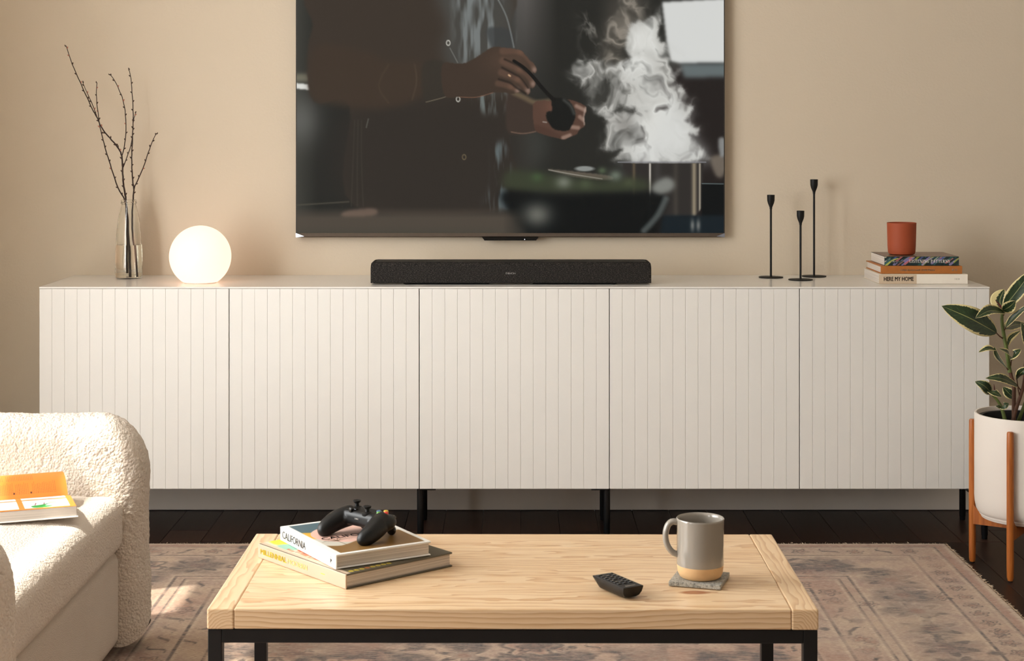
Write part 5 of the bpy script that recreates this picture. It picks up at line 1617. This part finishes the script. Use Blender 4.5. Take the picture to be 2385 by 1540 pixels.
# ------------------------------------------------------------------ plant stand, pot, rubber plant
def stained_wood():
    m = bpy.data.materials.new('stand_wood'); t = NT(m)
    n = t.noise(t.coord('Object', (40, 40, 3)), 2.2, 4, .6)
    t.link(t.ramp(n, [(.3, rgb(150, 78, 28)), (.55, rgb(182, 104, 42)), (.75, rgb(200, 122, 56))]), t.bsdf.inputs['Base Color'])
    t.bsdf.inputs['Roughness'].default_value = .38; t.bump(n, .06, .001)
    MATS['stand_wood'] = m
stained_wood()
PC = Vector((1.512, -.785, 0))
LEGS = []
pL, pF = Vector((1.377, -.703, 0)), Vector((1.428, -.915, 0))
d1 = pL - PC; d2 = pF - PC
RL = (d1.length + d2.length) / 2
ang0 = (math.atan2(d1.y, d1.x) % (2 * math.pi) + (math.atan2(d2.y, d2.x) % (2 * math.pi) - math.pi / 2)) / 2
stn = thing('plant_stand', 'mid-century wooden plant stand with four round posts and crossed bars', 'plant stand', tuple(PC), 0)
for i in range(4):
    a = ang0 + i * math.pi / 2
    p = Vector((RL * math.cos(a), RL * math.sin(a), 0)); LEGS.append(p)
    leg = obj('leg', MB().lathe([(.0075, .0035), (.0095, .012), (.0102, .05), (.0102, .38), (.0098, .425), (.0085, .4295), (.006, .4305)], 20, tuple(p)), MATS['stand_wood'], stn)
    obj('foot_pad', MB().lathe([(.0068, .0004), (.0068, .004)], 14, tuple(p)), MATS['black_matte'], leg)
for i in (0, 1):
    a = ang0 + i * math.pi / 2
    b = MB()
    # bar with a raised curved shoulder next to each post
    n = 24; up = []; lo = []
    for k in range(n + 1):
        u = -RL + .004 + (2 * RL - .008) * k / n
        e = max(0, (abs(u) - .105) / (RL - .105))
        up.append((u, .149 - (.002 if i else 0) + .034 * e ** 2)); lo.append((u, .118 + (.0 if i else 0)))
    V = []
    for y in (-.009, .009): V += [(u, y, z) for u, z in up] + [(u, y, z) for u, z in reversed(lo)]
    m_ = 2 * (n + 1)
    F_ = [(k, (k + 1) % m_, m_ + (k + 1) % m_, m_ + k) for k in range(m_)]
    for k in range(n): F_ += [(k, m_ - 1 - k, m_ - 2 - k, k + 1), (m_ + k, m_ + k + 1, 2 * m_ - 2 - k, 2 * m_ - 1 - k)]
    b.add(V, F_)
    obj('cross_bar', b, MATS['stand_wood'], stn).rotation_euler = (0, 0, a)
mat('pot_white', rgb(228, 218, 208), .55, noise=(6, .015), bump=(150, .05, .001))
mat('nursery_black', rgb(16, 16, 17), .4, noise=(40, .1))
mat('soil', rgb(38, 28, 22), .95, noise=(90, .4), bump=(120, 1.0, .01))
RP = RL - .0118
pot = thing('planter_pot', 'white ceramic cylinder planter held in the wooden stand', 'pot', (PC.x, PC.y, .151))
HP = .461 - .151
prof = [(RP * .80, .0003), (RP * .865, .004), (RP * .885, .014), (RP * .93, .019), (RP * .965, .028), (RP * .99, .045), (RP, .065), (RP, HP - .004), (RP * .99, HP), (RP * .955, HP), (RP * .945, HP - .006), (RP * .94, .05), (RP * .9, .012), (.004, .010)]
obj('planter', MB().lathe(prof, 72), MATS['pot_white'], pot)
npot = [(RP * .80, .0105), (RP * .87, HP - .02), (RP * .93, HP - .018), (RP * .93, HP - .012), (RP * .85, HP - .012), (RP * .84, HP - .03), (RP * .82, .06), (.004, .058)]
obj('nursery_liner', MB().lathe(npot, 56), MATS['nursery_black'], pot)
obj('soil', MB().lathe([(RP * .81, .10), (RP * .825, HP - .062), (.004, HP - .058)], 40), MATS['soil'], pot)

def leaf_mat():
    m = bpy.data.materials.new('variegated_leaf'); t = NT(m)
    a = t.new('ShaderNodeAttribute', attribute_name='print')
    sep = t.new('ShaderNodeSeparateColor'); t.link(a.outputs['Color'], sep.inputs[0])
    U, V_, K = sep.outputs                     # U: 0 at the midrib .. 1 at the margin, V along, K: amount of cream
    # jagged patches follow the side veins
    cb_ = t.new('ShaderNodeCombineXYZ'); t.link(t.math('MULTIPLY', U, 2.5), cb_.inputs[0]); t.link(t.math('MULTIPLY', t.math('SUBTRACT', V_, t.math('MULTIPLY', U, .22)), 16.0), cb_.inputs[1])
    oi = t.new('ShaderNodeObjectInfo'); t.link(t.math('MULTIPLY', oi.outputs['Random'], 50.0), cb_.inputs[2])
    n = t.noise(cb_.outputs[0], 1.0, 4, .65)
    e = t.math('ADD', t.math('ADD', U, t.math('MULTIPLY', t.math('SUBTRACT', n, .5), .55)), t.math('SUBTRACT', K, .5))
    green = t.ramp(n, [(.3, rgb(24, 40, 22)), (.55, rgb(40, 60, 32)), (.75, rgb(66, 88, 50))])
    c = t.mix(t.ramp(e, [(.80, (0, 0, 0, 1)), (.84, (1, 1, 1, 1))]), green, rgb(222, 206, 150))
    rib = t.ramp(U, [(.015, (1, 1, 1, 1)), (.05, (0, 0, 0, 1))])
    c = t.mix(t.math('MULTIPLY', rib, .8), c, rgb(168, 168, 104))
    t.link(c, t.bsdf.inputs['Base Color'])
    t.bsdf.inputs['Roughness'].default_value = .36
    t.bump(t.math('ADD', rib, t.math('MULTIPLY', n, .3)), .25, .002)
    MATS['leaf'] = m
leaf_mat()
mat('stem_green', rgb(92, 104, 48), .6, noise=(60, .2))
mat('stem_brown', rgb(86, 54, 36), .7, noise=(90, .25), bump=(200, .3, .001))
mat('sheath_red', rgb(92, 34, 30), .5, noise=(60, .2))
pt = thing('rubber_plant', 'variegated rubber plant with cream-edged leaves in the white planter', 'plant', (PC.x, PC.y, .151 + HP - .06))
PB = Vector(pt.location)
ZPL = PC.y - CAMY
q6 = lambda x, y, dz=0: P(2170 + x * .2597, 600 + y * .2597, ZPL + dz) - PB
def stem(pts, r0, r1, m='stem_brown'):
    p = smooth_poly([tuple(q6(*a)) for a in pts], 5, False)
    rad = np.linspace(r0, r1, len(p))
    return obj('stem', MB().tube([Vector(a) for a in p], list(rad), 10), MATS[m], pt)
def leaf(base, mid, tip, width, normal=(0, -1, .25), fold=.12, cream=.5, petiole=None, curl=.0):
    """midrib through three close-up points (x, y, depth); width in close-up pixels"""
    B, Mi, T_ = (q6(*a) for a in (base, mid, tip))
    w = width * .2597 * ZPL / F / 2
    nu, nv = 15, 30
    rib = smooth_poly([tuple(B), tuple(Mi), tuple(T_)], nv, False)
    L = np.concatenate([[0], np.cumsum(np.linalg.norm(np.diff(rib, axis=0), axis=1))]); L /= L[-1]
    tt = np.linspace(0, 1, nv); R_ = np.stack([np.interp(tt, L, rib[:, i]) for i in range(3)], 1)
    tan = np.gradient(R_, axis=0); tan /= np.linalg.norm(tan, axis=1, keepdims=True)
    nrm = np.array(normal, float)[None] - (tan @ np.array(normal, float))[:, None] * tan
    nrm /= np.linalg.norm(nrm, axis=1, keepdims=True)
    sd_ = np.cross(tan, nrm)
    prof = (np.sin(np.pi * np.clip(tt, 0, 1) ** .88) ** .75) * (1 - .10 * tt) + .004
    prof *= np.clip((1 - tt) / .06, .03, 1) ** .5
    us = np.linspace(-1, 1, nu)
    A = np.zeros((nv, nu, 3)); C = np.zeros((nv, nu, 3))
    rr = random.Random(int(abs(base[0]) * 7 + abs(base[1])))
    ph = rr.uniform(0, 6)
    for j, u in enumerate(us):
        wave = .05 * np.sin(tt * 9 + ph + u * 2) * abs(u)
        A[:, j] = R_ + sd_ * (u * w * prof)[:, None] + nrm * ((fold * abs(u) ** 1.3 + wave + curl * u) * w * prof)[:, None]
        C[:, j, 0] = abs(u); C[:, j, 1] = tt; C[:, j, 2] = cream
    th = np.array([0.0006])
    # a thin closed blade: upper and lower skins
    up = A.reshape(-1, 3); lo = (A - nrm[:, None, :] * .0007).reshape(-1, 3)
    f = grid_faces(nv, nu); K = nv * nu
    ring = list(range(nu)) + [i * nu + nu - 1 for i in range(1, nv)] + [(nv - 1) * nu + j for j in range(nu - 2, -1, -1)] + [i * nu for i in range(nv - 2, 0, -1)]
    side = [(ring[i], ring[(i + 1) % len(ring)], K + ring[(i + 1) % len(ring)], K + ring[i]) for i in range(len(ring))]
    me = mesh_from('leaf', np.vstack([up, lo]), f.tolist() + (f[:, ::-1] + K).tolist() + side, True)
    set_print(me, np.vstack([C.reshape(-1, 3)] * 2))
    o = obj('leaf', me, MATS['leaf'], pt)
    if petiole is not None:
        Q = q6(*petiole)
        obj('petiole', MB().tube([Q, (Q + B) / 2 + Vector((0, 0, -.002)), B + Vector(tan[2]) * .004], [.0022, .0018, .0014], 8), MATS['stem_brown'], o)
    return o
# stems
stem([(735, 1480, 0), (737, 1300, 0), (736, 1150, 0), (712, 1060, 0), (690, 960, 0), (672, 850, 0), (650, 730, 0), (632, 600, 0), (628, 540, 0), (640, 455, 0)], .0062, .0040, 'stem_brown')
stem([(700, 1030, -.001), (684, 910, -.001), (668, 810, -.001), (648, 700, -.001), (632, 590, -.001), (630, 530, -.001), (640, 455, -.001)], .0062, .0046, 'stem_green')
stem([(662, 1485, -.03), (640, 1390, -.03), (612, 1320, -.03), (580, 1270, -.03), (540, 1230, -.03)], .0058, .0034, 'stem_green')
stem([(725, 1470, -.02), (760, 1350, -.02), (800, 1230, -.02), (826, 1130, -.02), (838, 960, -.02), (860, 820, -.02)], .0060, .0035)
stem([(770, 1485, .01), (810, 1380, .01), (850, 1280, .01), (930, 1180, .01), (990, 1040, .01)], .0058, .0034, 'stem_green')
obj('leaf_sheath', MB().tube([q6(640, 470, -.004), q6(605, 420, -.006), q6(568, 378, -.006)], [.0030, .0026, .0006], 8), MATS['sheath_red'], pt)
obj('leaf_sheath', MB().tube([q6(566, 1215, -.03), q6(562, 1170, -.03), q6(558, 1135, -.03)], [.0022, .0018, .0005], 8), MATS['sheath_red'], pt)
# leaves in view
leaf((585, 678, -.03), (345, 545, -.06), (88, 433, -.05), 232, (-.1, -1, .25), .08, .50, (635, 724, 0))
leaf((655, 492, -.02), (520, 478, -.07), (392, 545, -.085), 128, (.2, -.75, .9), .34, .52, (640, 520, 0))
leaf((628, 468, .012), (612, 380, .03), (652, 284, .03), 176, (-.25, -1, .12), .10, .96, (632, 500, 0))
leaf((640, 455, .01), (765, 300, .0), (905, 110, -.01), 150, (-.35, -1, .1), .10, .54, None)
leaf((636, 475, -.02), (700, 440, -.04), (752, 388, -.04), 120, (.3, -1, .3), .15, .60, None)
leaf((660, 628, -.01), (735, 535, -.03), (880, 415, -.05), 66, (-.55, -.8, .3), .2, .55, (650, 655, 0))
leaf((680, 800, .01), (705, 720, .01), (797, 655, .02), 62, (-.5, -1, 0), .3, .86, (678, 825, 0))
leaf((905, 860, -.01), (850, 720, -.04), (802, 578, -.05), 108, (.2, -1, .25), .14, .50, (880, 900, -.01))
leaf((672, 988, -.01), (590, 880, -.05), (562, 798, -.06), 84, (-.75, -.65, .35), .2, .52, (690, 1010, 0))
leaf((578, 830, -.055), (505, 815, -.07), (420, 850, -.07), 70, (.1, -.8, 1), .3, .70, None)
leaf((715, 925, -.01), (690, 860, -.05), (600, 815, -.07), 84, (.3, -.7, .8), .25, .62, (705, 985, 0))
leaf((718, 905, -.03), (748, 865, -.06), (800, 822, -.06), 96, (-.3, -.8, .6), .25, .56, None)
leaf((775, 1152, -.02), (625, 1085, -.07), (480, 1083, -.07), 116, (.05, -.85, .75), .16, .50, (800, 1190, -.02))
leaf((535, 1218, -.04), (470, 1150, -.06), (388, 1112, -.05), 108, (-.2, -1, .45), .12, .47, (560, 1245, -.03))
leaf((512, 1200, -.05), (560, 1212, -.075), (628, 1248, -.08), 84, (.1, -.9, .7), .14, .50, None)
leaf((742, 1262, .03), (690, 1215, .03), (640, 1160, .04), 104, (.1, -1, .15), .1, .58, (738, 1290, .0))
leaf((620, 1342, -.05), (655, 1328, -.07), (692, 1308, -.07), 76, (.1, -1, .5), .1, .44, (610, 1330, -.03))
leaf((625, 1345, -.05), (600, 1338, -.06), (575, 1332, -.06), 40, (.1, -1, .6), .1, .44, None)
leaf((760, 1095, -.03), (805, 1030, -.06), (880, 985, -.07), 90, (.2, -.9, .5), .14, .52, (790, 1250, -.02))
# leaves that reach beyond the edge of the view
for a in (((845, 930, -.02), (960, 860, -.06), (1090, 850, -.05), 130), ((862, 820, -.02), (930, 690, .02), (1010, 560, .03), 140), ((985, 1045, .01), (1090, 960, -.01), (1210, 930, .02), 130),
          ((935, 1170, .01), (1030, 1180, -.05), (1130, 1230, -.05), 100), ((850, 1270, .01), (960, 1250, .08), (1060, 1280, .10), 96), ((650, 640, 0), (760, 600, .09), (880, 610, .13), 120), ((990, 1040, .01), (960, 930, .06), (985, 800, .08), 120)):
    leaf(a[0], a[1], a[2], a[3], (.1, -.8, .7), .12, .52, None)
